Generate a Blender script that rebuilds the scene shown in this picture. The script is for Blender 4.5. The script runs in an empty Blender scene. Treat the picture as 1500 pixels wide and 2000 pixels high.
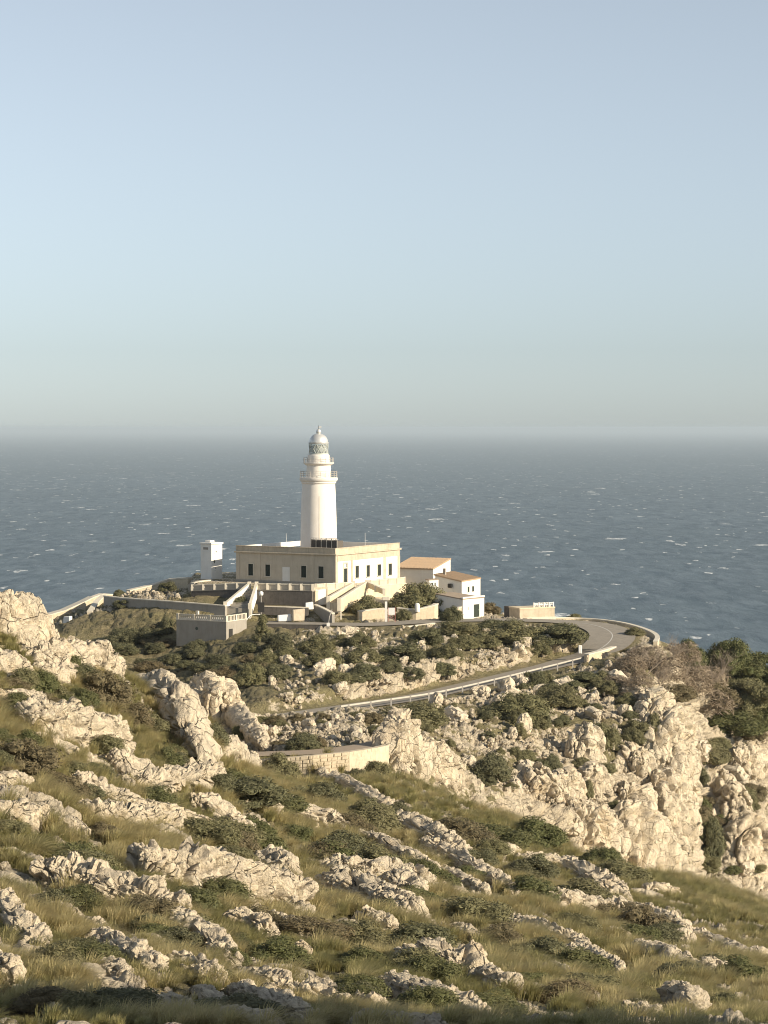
import bpy, bmesh, math, random
import numpy as np
from mathutils import Vector, Matrix

random.seed(7); RNG = np.random.default_rng(11)
SC = bpy.context.scene
COL = SC.collection

# ------------------------------------------------------------------ camera
F = 4455.0                       # focal length in photo pixels (1500 x 2000)
PITCH = math.atan(165.0 / F)     # horizon stands 165 px above the centre
cam_d = bpy.data.cameras.new('camera')
cam = bpy.data.objects.new('camera', cam_d); COL.objects.link(cam)
cam_d.sensor_fit = 'VERTICAL'; cam_d.sensor_height = 24.0
cam_d.lens = 24.0 * F / 2000.0
cam_d.clip_start = 0.5; cam_d.clip_end = 400000
cam.location = (0, 0, 0)
cam.rotation_euler = (math.pi / 2 - PITCH, 0, 0)
SC.camera = cam

# ------------------------------------------------------------------ sky, sun, exposure
SUN_EL = math.radians(23); SUN_AZ = math.radians(63)     # azimuth measured from behind the camera towards its right
SUN_DIR = Vector((math.sin(SUN_AZ) * math.cos(SUN_EL), -math.cos(SUN_AZ) * math.cos(SUN_EL), math.sin(SUN_EL)))
world = bpy.data.worlds.new('World'); SC.world = world; world.use_nodes = True
wn = world.node_tree.nodes; wl = world.node_tree.links; wn.clear()
sky = wn.new('ShaderNodeTexSky'); sky.sky_type = 'NISHITA'; sky.sun_disc = False
sky.sun_elevation = SUN_EL
sky.sun_rotation = math.atan2(SUN_DIR.x, SUN_DIR.y)
sky.altitude = 190; sky.air_density = 1.0; sky.dust_density = 0.3; sky.ozone_density = 6.0
hsv = wn.new('ShaderNodeHueSaturation'); hsv.inputs['Saturation'].default_value = 0.34
bg = wn.new('ShaderNodeBackground'); bg.inputs['Strength'].default_value = 0.089
wo = wn.new('ShaderNodeOutputWorld')
tint = wn.new('ShaderNodeMix'); tint.data_type = 'RGBA'; tint.blend_type = 'MULTIPLY'; tint.inputs[0].default_value = 1.0; tint.inputs[7].default_value = (.925, .985, 1.0, 1)
wl.new(sky.outputs[0], hsv.inputs['Color']); wl.new(hsv.outputs[0], tint.inputs[6]); wl.new(tint.outputs[2], bg.inputs[0]); wl.new(bg.outputs[0], wo.inputs[0])
sun_d = bpy.data.lights.new('sun', 'SUN'); sun_d.energy = 4.7; sun_d.angle = math.radians(0.53); sun_d.color = (1.0, 0.87, 0.67)
sun = bpy.data.objects.new('sun', sun_d); COL.objects.link(sun)
sun.rotation_euler = SUN_DIR.to_track_quat('Z', 'Y').to_euler(); sun.location = (200, -100, 120)
vs = SC.view_settings
SC.display_settings.display_device = 'sRGB'
vs.view_transform = 'Standard'; vs.look = 'None'; vs.exposure = 0.62; vs.gamma = 1.0; vs.use_curve_mapping = False
SC.render.engine = 'CYCLES'
SC.cycles.use_denoising = True; SC.cycles.filter_width = 1.05
SC.cycles.max_bounces = 5; SC.cycles.diffuse_bounces = 2; SC.cycles.glossy_bounces = 2
SC.cycles.transmission_bounces = 4; SC.cycles.transparent_max_bounces = 8; SC.cycles.volume_bounces = 0

# ------------------------------------------------------------------ projection helpers (photo pixel + distance -> place)
cP, sP = math.cos(PITCH), math.sin(PITCH)
def ray(px, py):
    u = (px - 750.0) / F; v = (1000.0 - py) / F
    k = cP + v * sP
    return u / k, (-sP + v * cP) / k        # x/D, z/D
def P(px, py, D):
    a, b = ray(px, py)
    return Vector((a * D, D, b * D))

# ------------------------------------------------------------------ numpy noise
def _h(ix, iy, iz, seed):
    with np.errstate(over='ignore'):
        h = (ix.astype(np.uint32) * np.uint32(374761393) + iy.astype(np.uint32) * np.uint32(668265263)
             + iz.astype(np.uint32) * np.uint32(2246822519) + np.uint32((seed * 3266489917) & 0xffffffff))
        h ^= h >> np.uint32(15); h *= np.uint32(2246822519); h ^= h >> np.uint32(13); h *= np.uint32(3266489917); h ^= h >> np.uint32(16)
    return h.astype(np.float32) / np.float32(4294967296.0)
def vnoise(p, seed=0):
    q = np.floor(p).astype(np.int64); f = (p - q).astype(np.float32); f = f * f * f * (f * (f * 6 - 15) + 10)
    x, y, z = q[..., 0], q[..., 1], q[..., 2]; fx, fy, fz = f[..., 0], f[..., 1], f[..., 2]
    r = 0
    for dx in (0, 1):
        for dy in (0, 1):
            for dz in (0, 1):
                w = (fx if dx else 1 - fx) * (fy if dy else 1 - fy) * (fz if dz else 1 - fz)
                r = r + w * _h(x + dx, y + dy, z + dz, seed)
    return r * 2 - 1
def fbm(p, o=4, seed=0, gain=0.5):
    a = 1.0; r = 0; n = 0
    for i in range(o):
        r = r + a * vnoise(p * (2.03 ** i) + i * 17.3, seed + i); n += a; a *= gain
    return r / n
def worley(p, seed=0):
    q = np.floor(p).astype(np.int64); f = (p - q).astype(np.float32)
    n = len(p); F1 = np.full(n, 9., np.float32); F2 = np.full(n, 9., np.float32); ID = np.zeros(n, np.float32)
    for dx in (-1, 0, 1):
        for dy in (-1, 0, 1):
            for dz in (-1, 0, 1):
                x, y, z = q[:, 0] + dx, q[:, 1] + dy, q[:, 2] + dz
                a = _h(x, y, z, seed)
                ox = dx + a - f[:, 0]
                oy = dy + _h(x, y, z, seed + 101) - f[:, 1]
                oz = dz + _h(x, y, z, seed + 202) - f[:, 2]
                d = np.sqrt(ox * ox + oy * oy + oz * oz)
                c = d < F1
                F2 = np.where(c, F1, np.minimum(F2, d)); ID = np.where(c, a, ID); F1 = np.where(c, d, F1)
    return F1, F2, ID
def blur(a, s, axis):
    if s <= 0: return a
    n = int(3 * s) + 1; k = np.exp(-0.5 * (np.arange(-n, n + 1) / s) ** 2); k /= k.sum()
    pad = [(0, 0), (0, 0)]; pad[axis] = (n, n)
    b = np.pad(a, pad, mode='edge'); r = 0
    for i, w in enumerate(k):
        sl = [slice(None), slice(None)]; sl[axis] = slice(i, i + a.shape[axis]); r = r + w * b[tuple(sl)]
    return r
def sstep(a, b, x):
    t = np.clip((x - a) / (b - a), 0, 1); return t * t * (3 - 2 * t)

# ------------------------------------------------------------------ mesh helpers
class MB:
    def __init__(s): s.v = []; s.f = []
    def add(s, vs, fs):
        o = len(s.v); s.v += [tuple(v) for v in vs]; s.f += [tuple(i + o for i in f) for f in fs]; return s
    def box(s, x0, x1, y0, y1, z0, z1):
        return s.add([(x0,y0,z0),(x1,y0,z0),(x1,y1,z0),(x0,y1,z0),(x0,y0,z1),(x1,y0,z1),(x1,y1,z1),(x0,y1,z1)],
                     [(3,2,1,0),(4,5,6,7),(0,1,5,4),(1,2,6,5),(2,3,7,6),(3,0,4,7)])
    def hexa(s, b, t):          # four bottom points (ccw from above), four top points
        return s.add(list(b) + list(t), [(3,2,1,0),(4,5,6,7),(0,1,5,4),(1,2,6,5),(2,3,7,6),(3,0,4,7)])
    def bar(s, a, b, w, h=None):
        a = Vector(a); b = Vector(b); h = h or w; d = (b - a)
        if d.length < 1e-6: return s
        d.normalize(); up = Vector((0,0,1)) if abs(d.z) < .95 else Vector((1,0,0))
        r = d.cross(up).normalized() * w / 2; u = r.cross(d).normalized() * h / 2
        return s.add([a-r-u, a+r-u, a+r+u, a-r+u, b-r-u, b+r-u, b+r+u, b-r+u],
                     [(0,1,2,3),(7,6,5,4),(0,4,5,1),(1,5,6,2),(2,6,7,3),(3,7,4,0)])
    def tube(s, pts, rad, n=6):
        pts = [Vector(p) for p in pts]; o = len(s.v)
        if not hasattr(rad, '__len__'): rad = [rad] * len(pts)
        for i, p in enumerate(pts):
            d = (pts[min(i+1, len(pts)-1)] - pts[max(i-1, 0)]); d.normalize() if d.length > 0 else None
            up = Vector((0,0,1)) if abs(d.z) < .9 else Vector((1,0,0))
            r = d.cross(up).normalized(); u = r.cross(d)
            for k in range(n):
                a = 2*math.pi*k/n; s.v.append(tuple(p + (r*math.cos(a) + u*math.sin(a)) * rad[i]))
        for i in range(len(pts)-1):
            for k in range(n):
                s.f.append((o+i*n+k, o+i*n+(k+1)%n, o+(i+1)*n+(k+1)%n, o+(i+1)*n+k))
        s.f.append(tuple(o+k for k in range(n))[::-1]); s.f.append(tuple(o+(len(pts)-1)*n+k for k in range(n)))
        return s
    def lathe(s, prof, n=32, cx=0, cy=0, caps=True):
        o = len(s.v)
        for r, z in prof:
            for k in range(n):
                a = 2*math.pi*k/n; s.v.append((cx+r*math.cos(a), cy+r*math.sin(a), z))
        for i in range(len(prof)-1):
            for k in range(n):
                s.f.append((o+i*n+k, o+i*n+(k+1)%n, o+(i+1)*n+(k+1)%n, o+(i+1)*n+k))
        if caps:
            s.f.append(tuple(o+k for k in range(n))[::-1]); s.f.append(tuple(o+(len(prof)-1)*n+k for k in range(n)))
        return s
    def build(s, name, mat, parent=None, smooth=False, bevel=0, auto=None):
        me = bpy.data.meshes.new(name); me.from_pydata(s.v, [], s.f); me.validate()
        me.materials.append(mat)
        if smooth: me.polygons.foreach_set('use_smooth', [True]*len(me.polygons))
        o = bpy.data.objects.new(name, me); COL.objects.link(o); o.parent = parent
        if auto is not None:
            me.polygons.foreach_set('use_smooth', [True]*len(me.polygons)); me.set_sharp_from_angle(angle=math.radians(auto))
        if bevel:
            m = o.modifiers.new('bevel', 'BEVEL'); m.width = bevel; m.segments = 1; m.limit_method = 'ANGLE'
        return o
def np_mesh(name, V, Fq, mat, smooth=True):
    V = np.asarray(V, np.float32); Fq = np.asarray(Fq, np.int32); k = Fq.shape[1]
    me = bpy.data.meshes.new(name)
    me.vertices.add(len(V)); me.vertices.foreach_set('co', V.ravel())
    me.loops.add(Fq.size); me.loops.foreach_set('vertex_index', Fq.ravel())
    me.polygons.add(len(Fq)); me.polygons.foreach_set('loop_start', np.arange(0, Fq.size, k, dtype=np.int32))
    me.update(calc_edges=True)
    me.polygons.foreach_set('use_smooth', np.full(len(Fq), smooth)); 
    if mat: me.materials.append(mat)
    return me
def link(name, me, parent=None, loc=None):
    o = bpy.data.objects.new(name, me); COL.objects.link(o); o.parent = parent
    if loc is not None: o.location = loc
    return o
def tag(o, label=None, cat=None, group=None, kind=None):
    if label: o['label'] = label
    if cat: o['category'] = cat
    if group: o['group'] = group
    if kind: o['kind'] = kind
    return o
def thing(name, label, cat, loc=(0,0,0), rz=0.0, group=None):
    o = bpy.data.objects.new(name, None); COL.objects.link(o); o.location = loc; o.rotation_euler = (0,0,rz)
    o.empty_display_size = .3
    return tag(o, label, cat, group)

# ------------------------------------------------------------------ materials
def nmat(name):
    m = bpy.data.materials.new(name); m.use_nodes = True
    nt = m.node_tree; nt.nodes.clear()
    out = nt.nodes.new('ShaderNodeOutputMaterial'); b = nt.nodes.new('ShaderNodeBsdfPrincipled')
    nt.links.new(b.outputs[0], out.inputs[0]); b.inputs['Specular IOR Level'].default_value = 0.25
    return m, nt, b
class NT:
    def __init__(s, nt): s.nt = nt
    def n(s, t, **k):
        x = s.nt.nodes.new(t)
        for a, v in k.items(): setattr(x, a, v)
        return x
    def l(s, a, b): s.nt.links.new(a, b)
    def noise(s, vec, scale, detail=5, rough=.55, dist=0):
        x = s.n('ShaderNodeTexNoise'); x.inputs['Scale'].default_value = scale; x.inputs['Detail'].default_value = detail
        x.inputs['Roughness'].default_value = rough; x.inputs['Distortion'].default_value = dist
        if vec is not None: s.l(vec, x.inputs['Vector'])
        return x.outputs['Fac']
    def ramp(s, fac, stops, interp='LINEAR'):
        x = s.n('ShaderNodeValToRGB'); x.color_ramp.interpolation = interp; e = x.color_ramp.elements
        while len(e) < len(stops): e.new(0.5)
        for i, (p, c) in enumerate(stops):
            e[i].position = p; e[i].color = (c, c, c, 1) if not hasattr(c, '__len__') else (*c, 1)
        s.l(fac, x.inputs[0]); return x.outputs[0]
    def mix(s, fac, a, b, mode='MIX'):
        x = s.n('ShaderNodeMix', data_type='RGBA', blend_type=mode)
        for k, v in ((0, fac), (6, a), (7, b)):
            if hasattr(v, 'is_output'): s.l(v, x.inputs[k])
            else: x.inputs[k].default_value = v if k == 0 else ((*v, 1) if len(v) == 3 else v)
        return x.outputs[2]
    def math(s, op, a, b=0, clamp=False):
        x = s.n('ShaderNodeMath', operation=op, use_clamp=clamp)
        for k, v in ((0, a), (1, b)):
            if hasattr(v, 'is_output'): s.l(v, x.inputs[k])
            else: x.inputs[k].default_value = v
        return x.outputs[0]
    def bump(s, h, strength, dist, bsdf, prev=None):
        x = s.n('ShaderNodeBump'); x.inputs['Strength'].default_value = strength; x.inputs['Distance'].default_value = dist
        s.l(h, x.inputs['Height'])
        if prev is not None: s.l(prev, x.inputs['Normal'])
        if bsdf: s.l(x.outputs[0], bsdf.inputs['Normal'])
        return x.outputs[0]
    def scale(s, vec, xyz):
        x = s.n('ShaderNodeMapping'); x.inputs['Scale'].default_value = xyz; s.l(vec, x.inputs[0]); return x.outputs[0]
def geo_pos(N): return N.n('ShaderNodeNewGeometry').outputs['Position']
def obj_pos(N): return N.n('ShaderNodeTexCoord').outputs['Object']

ROCK_A = (0.68, 0.58, 0.42); ROCK_B = (0.53, 0.45, 0.34); ROCK_C = (0.60, 0.45, 0.27); ROCK_D = (0.20, 0.175, 0.14)
def rock_colour(N, p, sc=1.0):
    big = N.noise(p, .35 * sc, 4, .6); mid = N.noise(p, 1.7 * sc, 6, .65, .6); fine = N.noise(p, 9 * sc, 5, .7)
    c = N.mix(N.ramp(mid, [(.36, 0), (.62, 1)]), ROCK_B, ROCK_A)
    c = N.mix(N.ramp(big, [(.55, 0), (.75, .6)]), c, ROCK_C)
    strk = N.noise(N.scale(p, (2.2 * sc, 2.2 * sc, .45 * sc)), 1.0, 5, .7, .4)
    c = N.mix(N.ramp(strk, [(.55, 0), (.72, .7)]), c, ROCK_D)
    c = N.mix(N.ramp(fine, [(.30, .6), (.46, 0)]), c, ROCK_D)
    vor = N.n('ShaderNodeTexVoronoi', feature='DISTANCE_TO_EDGE'); vor.inputs['Scale'].default_value = 1.3 * sc
    wv = N.n('ShaderNodeMix', data_type='VECTOR'); wv.inputs[0].default_value = .42
    nn = N.n('ShaderNodeTexNoise'); nn.inputs['Scale'].default_value = 1.2 * sc; N.l(p, nn.inputs['Vector'])
    N.l(p, wv.inputs[4]); N.l(nn.outputs['Color'], wv.inputs[5]); N.l(wv.outputs[1], vor.inputs['Vector'])
    crack = N.ramp(vor.outputs['Distance'], [(0.0, 1), (.03, 0)])
    c = N.mix(N.math('MULTIPLY', crack, N.math('MULTIPLY', big, .7)), c, (.12, .10, .08))
    h = N.math('ADD', N.math('MULTIPLY', mid, .6), N.math('ADD', N.math('MULTIPLY', fine, .25), N.math('MULTIPLY', crack, -.25)))
    return c, h
def make_rock(name='limestone', sc=1.0, local=False):
    m, nt, b = nmat(name); N = NT(nt); p = obj_pos(N) if local else geo_pos(N)
    c, h = rock_colour(N, p, sc)
    if local:
        oi = N.n('ShaderNodeObjectInfo').outputs['Random']
        c = N.mix(N.math('MULTIPLY', oi, .35), c, (.60, .53, .43))
    N.l(c, b.inputs['Base Color']); b.inputs['Roughness'].default_value = .95
    N.bump(h, 1.0, .45 / sc, b)
    return m
def make_terrain():
    m, nt, b = nmat('hillside_ground'); N = NT(nt); p = geo_pos(N)
    c, h = rock_colour(N, p)
    at = N.n('ShaderNodeAttribute', attribute_name='rock').outputs['Fac']
    n1 = N.noise(p, 1.1, 6, .65); n2 = N.noise(p, .22, 4, .6); n3 = N.noise(p, 6, 5, .7)
    soil = N.mix(N.ramp(n1, [(.35, 0), (.65, 1)]), (.16, .14, .07), (.38, .31, .18))
    soil = N.mix(N.ramp(n2, [(.42, 0), (.62, .8)]), soil, (.24, .21, .105))
    soil = N.mix(N.ramp(n3, [(.35, .6), (.55, 0)]), soil, (.075, .066, .038))
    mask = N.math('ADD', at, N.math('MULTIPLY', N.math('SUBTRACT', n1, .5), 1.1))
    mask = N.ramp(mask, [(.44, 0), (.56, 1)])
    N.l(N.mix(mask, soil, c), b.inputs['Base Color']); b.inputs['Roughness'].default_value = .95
    hh = N.math('ADD', N.math('MULTIPLY', h, 1.0), N.math('MULTIPLY', n3, .4))
    N.bump(hh, 1.0, .5, b)
    return m
def make_plaster(name, col, dirt=.25, dcol=(.25, .2, .14), bump=.15, rough=.9, sc=1.0):
    m, nt, b = nmat(name); N = NT(nt); p = geo_pos(N)
    n1 = N.noise(p, .8 * sc, 6, .65); n2 = N.noise(N.scale(p, (2.5 * sc, 2.5 * sc, .35 * sc)), 1, 6, .7); n3 = N.noise(p, 14 * sc, 4, .7)
    c = N.mix(N.ramp(n1, [(.38, 0), (.75, dirt)]), col, dcol)
    c = N.mix(N.ramp(n2, [(.5, 0), (.8, dirt * 1.2)]), c, dcol)
    N.l(c, b.inputs['Base Color']); b.inputs['Roughness'].default_value = rough
    N.bump(N.math('ADD', n1, N.math('MULTIPLY', n3, .3)), bump, .05, b)
    return m
def make_leaf(name, a, bcol, ccol, trans=.25):
    m, nt, b = nmat(name); N = NT(nt)
    r = N.n('ShaderNodeObjectInfo').outputs['Random']
    p = obj_pos(N); n = N.noise(p, 5.0, 3, .6)
    rnd = N.n('ShaderNodeAttribute', attribute_name='tone').outputs['Fac']
    c = N.mix(rnd, a, bcol); c = N.mix(N.ramp(n, [(.5, 0), (.75, .5)]), c, ccol)
    c = N.mix(N.math('MULTIPLY', r, .45), c, ccol)
    N.l(c, b.inputs['Base Color']); b.inputs['Roughness'].default_value = .7
    t = N.n('ShaderNodeBsdfTranslucent'); N.l(c, t.inputs[0])
    mx = N.n('ShaderNodeMixShader'); mx.inputs[0].default_value = trans
    out = [x for x in nt.nodes if x.type == 'OUTPUT_MATERIAL'][0]
    N.l(b.outputs[0], mx.inputs[1]); N.l(t.outputs[0], mx.inputs[2]); N.l(mx.outputs[0], out.inputs[0])
    return m
def plain(name, col, rough=.6, metal=0.0, spec=.3):
    m, nt, b = nmat(name); b.inputs['Base Color'].default_value = (*col, 1); b.inputs['Roughness'].default_value = rough
    b.inputs['Metallic'].default_value = metal; b.inputs['Specular IOR Level'].default_value = spec
    N = NT(nt); p = geo_pos(N); n = N.noise(p, 6, 4, .6)
    N.l(N.mix(N.ramp(n, [(.4, 0), (.8, .35)]), col, tuple(x * .6 for x in col)), b.inputs['Base Color'])
    return m
M = dict(
    rock=make_rock('limestone'), rock_loose=make_rock('limestone_loose', 1.0, True), terrain=make_terrain(),
    white=make_plaster('white_plaster', (.80, .77, .71), .16, (.42, .36, .27)),
    tower=make_plaster('tower_whitewash', (.80, .75, .68), .16, (.48, .40, .30), .08),
    buff=make_plaster('buff_stone', (.56, .475, .355), .45, (.22, .18, .13), .3),
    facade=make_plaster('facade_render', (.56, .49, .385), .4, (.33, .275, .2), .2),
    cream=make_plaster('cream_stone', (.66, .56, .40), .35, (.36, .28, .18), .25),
    pale=make_plaster('pale_coping', (.66, .60, .49), .35, (.32, .27, .2), .3),
    concrete=make_plaster('grey_concrete', (.34, .31, .265), .4, (.19, .17, .14), .3),
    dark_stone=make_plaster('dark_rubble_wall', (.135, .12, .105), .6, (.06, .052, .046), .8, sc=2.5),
    drystone=make_plaster('dry_stone', (.60, .51, .37), .4, (.26, .21, .15), .6, sc=3.),
    tile=make_plaster('clay_tile', (.44, .31, .20), .5, (.30, .24, .17), .3, sc=3.),
    roof_flat=make_plaster('flat_roof', (.34, .27, .20), .4, (.22, .18, .14), .2),
    asphalt=make_plaster('asphalt', (.30, .265, .215), .35, (.11, .10, .085), .3, sc=1.5),
    shutter=plain('green_shutter', (.030, .040, .030), .6), frame=plain('window_surround', (.60, .54, .43), .8),
    dark=plain('dark_metal', (.035, .033, .030), .6), steel=plain('galvanised', (.62, .62, .60), .45, .2),
    paint=plain('white_paint', (.78, .77, .73), .6), beam=plain('rail_beam_paint', (.46, .43, .37), .7), pink=plain('faded_red_frame', (.50, .22, .18), .7),
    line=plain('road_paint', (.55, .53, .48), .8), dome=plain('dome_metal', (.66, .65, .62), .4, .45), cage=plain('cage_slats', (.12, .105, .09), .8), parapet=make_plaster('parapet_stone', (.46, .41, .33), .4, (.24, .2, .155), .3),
    rail=plain('railing_grey', (.45, .42, .38), .6), lens=plain('lens', (.66, .69, .65), .2),
    bark=plain('bark', (.20, .16, .12), .9), dead=plain('dead_wood', (.33, .27, .21), .9), green_frame=plain('lantern_frame', (.46, .48, .43), .5),
    graffito=plain('spray_marks', (.10, .11, .09), .8),
    leaf=make_leaf('shrub_leaf', (.145, .142, .068), (.255, .235, .118), (.195, .17, .092)),
    leaf_dark=make_leaf('dark_leaf', (.108, .110, .056), (.205, .195, .10), (.145, .135, .08)),
    leaf_fresh=make_leaf('fresh_leaf', (.095, .108, .040), (.18, .178, .075), (.135, .125, .058)),
    leaf_brown=make_leaf('brown_leaf', (.135, .108, .058), (.25, .195, .11), (.17, .15, .085)),
    leaf_twig=make_leaf('dry_twig', (.20, .155, .105), (.34, .27, .19), (.25, .2, .14), .1),
    grass=make_leaf('grass_blade', (.26, .25, .095), (.68, .56, .31), (.38, .345, .155), .45),
)
def glass_mat():
    m, nt, b = nmat('lantern_glass'); b.inputs['Base Color'].default_value = (.90, .94, .91, 1); b.inputs['Roughness'].default_value = .08
    b.inputs['Transmission Weight'].default_value = .75; b.inputs['Specular IOR Level'].default_value = .5; return m
M['glass'] = glass_mat()

# ================================================================== TERRAIN
# profiles of the land along sight lines: photo column -> (distance, row the land would show at there)
TAIL = [(430, 1700), (520, 2600), (640, 2900)]
PROF = {
 -900: [(40,1950),(60,1500),(90,1150),(120,900),(160,900),(220,1150),(300,1350),(360,1500)],
 -300: [(40,2000),(55,1760),(70,1560),(90,1320),(110,1110),(122,1030),(140,1080),(190,1300),(250,1330),(300,1330),(340,1350),(370,1450)],
 0:    [(40,2000),(52,1850),(64,1700),(80,1530),(95,1400),(108,1280),(120,1180),(140,1215),(185,1350),(250,1330),(300,1300),(330,1265),(345,1270),(360,1330)],
 100:  [(40,2000),(53,1850),(66,1700),(82,1550),(98,1420),(112,1320),(122,1246),(142,1285),(190,1400),(250,1320),(300,1258),(322,1215),(334,1202),(345,1215),(360,1270)],
 200:  [(41,2000),(55,1850),(68,1720),(82,1600),(100,1460),(115,1360),(126,1285),(146,1320),(200,1420),(262,1340),(284,1300),(306,1255),(314,1205),(322,1178),(336,1172),(352,1180),(380,1330)],
 300:  [(42,2000),(56,1850),(70,1720),(85,1620),(105,1500),(120,1425),(132,1365),(150,1400),(200,1420),(250,1400),(270,1345),(294,1300),(304,1258),(308,1215),(311,1190),(320,1168),(330,1152),(360,1152),(385,1300)],
 400:  [(43,2000),(58,1850),(72,1745),(90,1630),(110,1530),(125,1462),(138,1412),(152,1450),(175,1502),(186,1500),(192,1485),(202,1450),(235,1400),(252,1370),(278,1310),(293,1264),(302,1238),(309,1196),(312,1182),(318,1160),(330,1150),(370,1148),(400,1300)],
 500:  [(44,2000),(60,1860),(76,1755),(96,1650),(120,1560),(145,1520),(168,1520),(183,1530),(186,1490),(194,1472),(215,1420),(235,1372),(255,1325),(280,1272),(296,1235),(308,1207),(313,1190),(318,1165),(330,1148),(370,1148),(400,1300)],
 600:  [(45,2000),(62,1860),(80,1755),(102,1660),(130,1585),(160,1545),(183,1528),(186,1482),(193,1468),(205,1436),(222,1396),(236,1366),(255,1312),(280,1264),(297,1230),(306,1214),(311,1192),(317,1160),(330,1148),(370,1146),(400,1300)],
 700:  [(46,2000),(64,1865),(83,1760),(108,1665),(138,1592),(168,1540),(187,1515),(190,1474),(200,1448),(216,1408),(230,1380),(240,1366),(247,1352),(252,1318),(275,1266),(293,1238),(303,1219),(309,1208),(315,1188),(322,1160),(330,1146),(370,1146),(400,1300)],
 800:  [(47,2000),(66,1865),(87,1760),(112,1675),(142,1605),(168,1555),(184,1525),(196,1560),(205,1480),(218,1425),(232,1388),(243,1364),(249,1352),(252,1328),(258,1306),(275,1266),(292,1235),(303,1217),(310,1210),(318,1200),(328,1180),(338,1155),(350,1140),(380,1140),(410,1350)],
 900:  [(48,2000),(68,1870),(90,1765),(116,1688),(145,1628),(168,1588),(180,1568),(195,1640),(205,1565),(213,1510),(223,1460),(236,1408),(248,1366),(255,1347),(261,1336),(265,1305),(285,1258),(300,1225),(308,1214),(322,1203),(335,1180),(345,1172),(370,1172),(400,1350)],
 1000: [(49,2000),(70,1875),(93,1778),(118,1708),(145,1658),(168,1622),(180,1606),(198,1720),(210,1620),(219,1540),(229,1470),(242,1408),(255,1358),(264,1328),(271,1312),(275,1290),(292,1245),(306,1217),(315,1208),(335,1200),(360,1230),(410,1500)],
 1100: [(50,2000),(72,1882),(96,1795),(120,1736),(145,1695),(166,1664),(178,1648),(200,1800),(214,1700),(221,1600),(232,1505),(246,1420),(260,1352),(272,1308),(279,1290),(284,1265),(298,1232),(308,1216),(320,1209),(340,1208),(362,1300),(410,1600)],
 1200: [(51,2000),(75,1892),(100,1810),(124,1754),(148,1710),(164,1690),(200,1920),(222,1790),(228,1650),(236,1520),(248,1425),(262,1350),(276,1292),(286,1262),(298,1240),(312,1222),(325,1213),(340,1235),(410,1650)],
 1270: [(52,2000),(77,1898),(103,1818),(127,1762),(150,1722),(163,1705),(200,1980),(230,1830),(236,1690),(242,1550),(251,1430),(264,1340),(276,1288),(288,1258),(298,1246),(308,1242),(325,1300),(400,1800)],
 1330: [(52,2000),(78,1902),(105,1824),(129,1770),(151,1732),(164,1716),(200,2000),(234,1880),(240,1740),(246,1600),(252,1500),(262,1420),(274,1350),(286,1300),(298,1270),(306,1262),(325,1330),(400,1850)],
 1372: [(53,2000),(79,1904),(106,1828),(130,1776),(152,1740),(164,1726),(200,2050),(236,1960),(256,1840),(266,1700),(276,1570),(286,1460),(296,1370),(304,1300),(312,1275),(335,1400),(400,1900)],
 1430: [(53,2000),(80,1907),(107,1836),(131,1786),(153,1752),(165,1742),(200,2050),(236,1950),(258,1800),(270,1660),(282,1530),(294,1425),(304,1340),(314,1295),(340,1450),(400,1950)],
 1500: [(54,2000),(82,1915),(108,1850),(132,1804),(154,1778),(166,1770),(200,2100),(240,1950),(262,1800),(278,1660),(292,1520),(305,1420),(316,1345),(326,1325),(350,1500),(400,2000)],
 1700: [(56,2000),(84,1930),(110,1880),(134,1850),(156,1840),(168,1850),(200,2200),(240,2100),(262,1950),(278,1800),(292,1680),(305,1560),(320,1470),(335,1450),(360,1700),(400,2100)],
 2400: [(60,1990),(90,1980),(120,2000),(150,2050),(180,2200),(220,2400),(300,2300),(340,2300),(400,2500)],
}
PXF = np.arange(-900, 2401, 5.0)
DG = np.exp(np.linspace(math.log(2.0), math.log(700), 2100))
cols = sorted(PROF); tab = []
for c in cols:
    pts = PROF[c]
    if pts[-1][0] < 429: pts = pts + TAIL
    Ds = [2.0, 8.0, 20.0] + [d for d, _ in pts]; Zs = [-2.0, -3.0, -5.8] + [ray(c, y)[1] * d for d, y in pts]
    tab.append(np.interp(DG, Ds, Zs))
tab = np.array(tab)
ZT = np.empty((len(PXF), len(DG)))
for j in range(len(DG)): ZT[:, j] = np.interp(PXF, cols, tab[:, j])
ZT = np.maximum(blur(blur(ZT, 3.0, 0), 2.2, 1), -200)
XT = (PXF[:, None] - 750) / F * DG[None, :]; YT = np.broadcast_to(DG[None, :], XT.shape)

def poly_dist(X, Y, pts):
    """distance to a polyline, with the height of its nearest point"""
    best = np.full(X.shape, 1e9); bz = np.zeros(X.shape)
    for a, b in zip(pts[:-1], pts[1:]):
        dx, dy = b[0] - a[0], b[1] - a[1]; L = dx * dx + dy * dy
        t = np.clip(((X - a[0]) * dx + (Y - a[1]) * dy) / L, 0, 1)
        d = np.hypot(X - a[0] - t * dx, Y - a[1] - t * dy); z = a[2] + t * (b[2] - a[2])
        c = d < best; best = np.where(c, d, best); bz = np.where(c, z, bz)
    return best, bz
def catmull(pts, n=8):
    pts = [Vector(p) for p in pts]; q = [pts[0] * 2 - pts[1]] + pts + [pts[-1] * 2 - pts[-2]]; out = []
    for i in range(1, len(q) - 2):
        for k in range(n):
            t = k / n; a, b, c, d = q[i-1], q[i], q[i+1], q[i+2]
            out.append(.5 * ((2*b) + (c-a)*t + (2*a-5*b+4*c-d)*t*t + (3*b-a-3*c+d)*t*t*t))
    out.append(pts[-1]); return out
GRAIL = [P(1146,1281,283), P(1050,1305,272), P(950,1329,261), P(850,1351,250), P(742,1367,240), P(665,1378,234)]   # top of the guard rail
_rc = []
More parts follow.
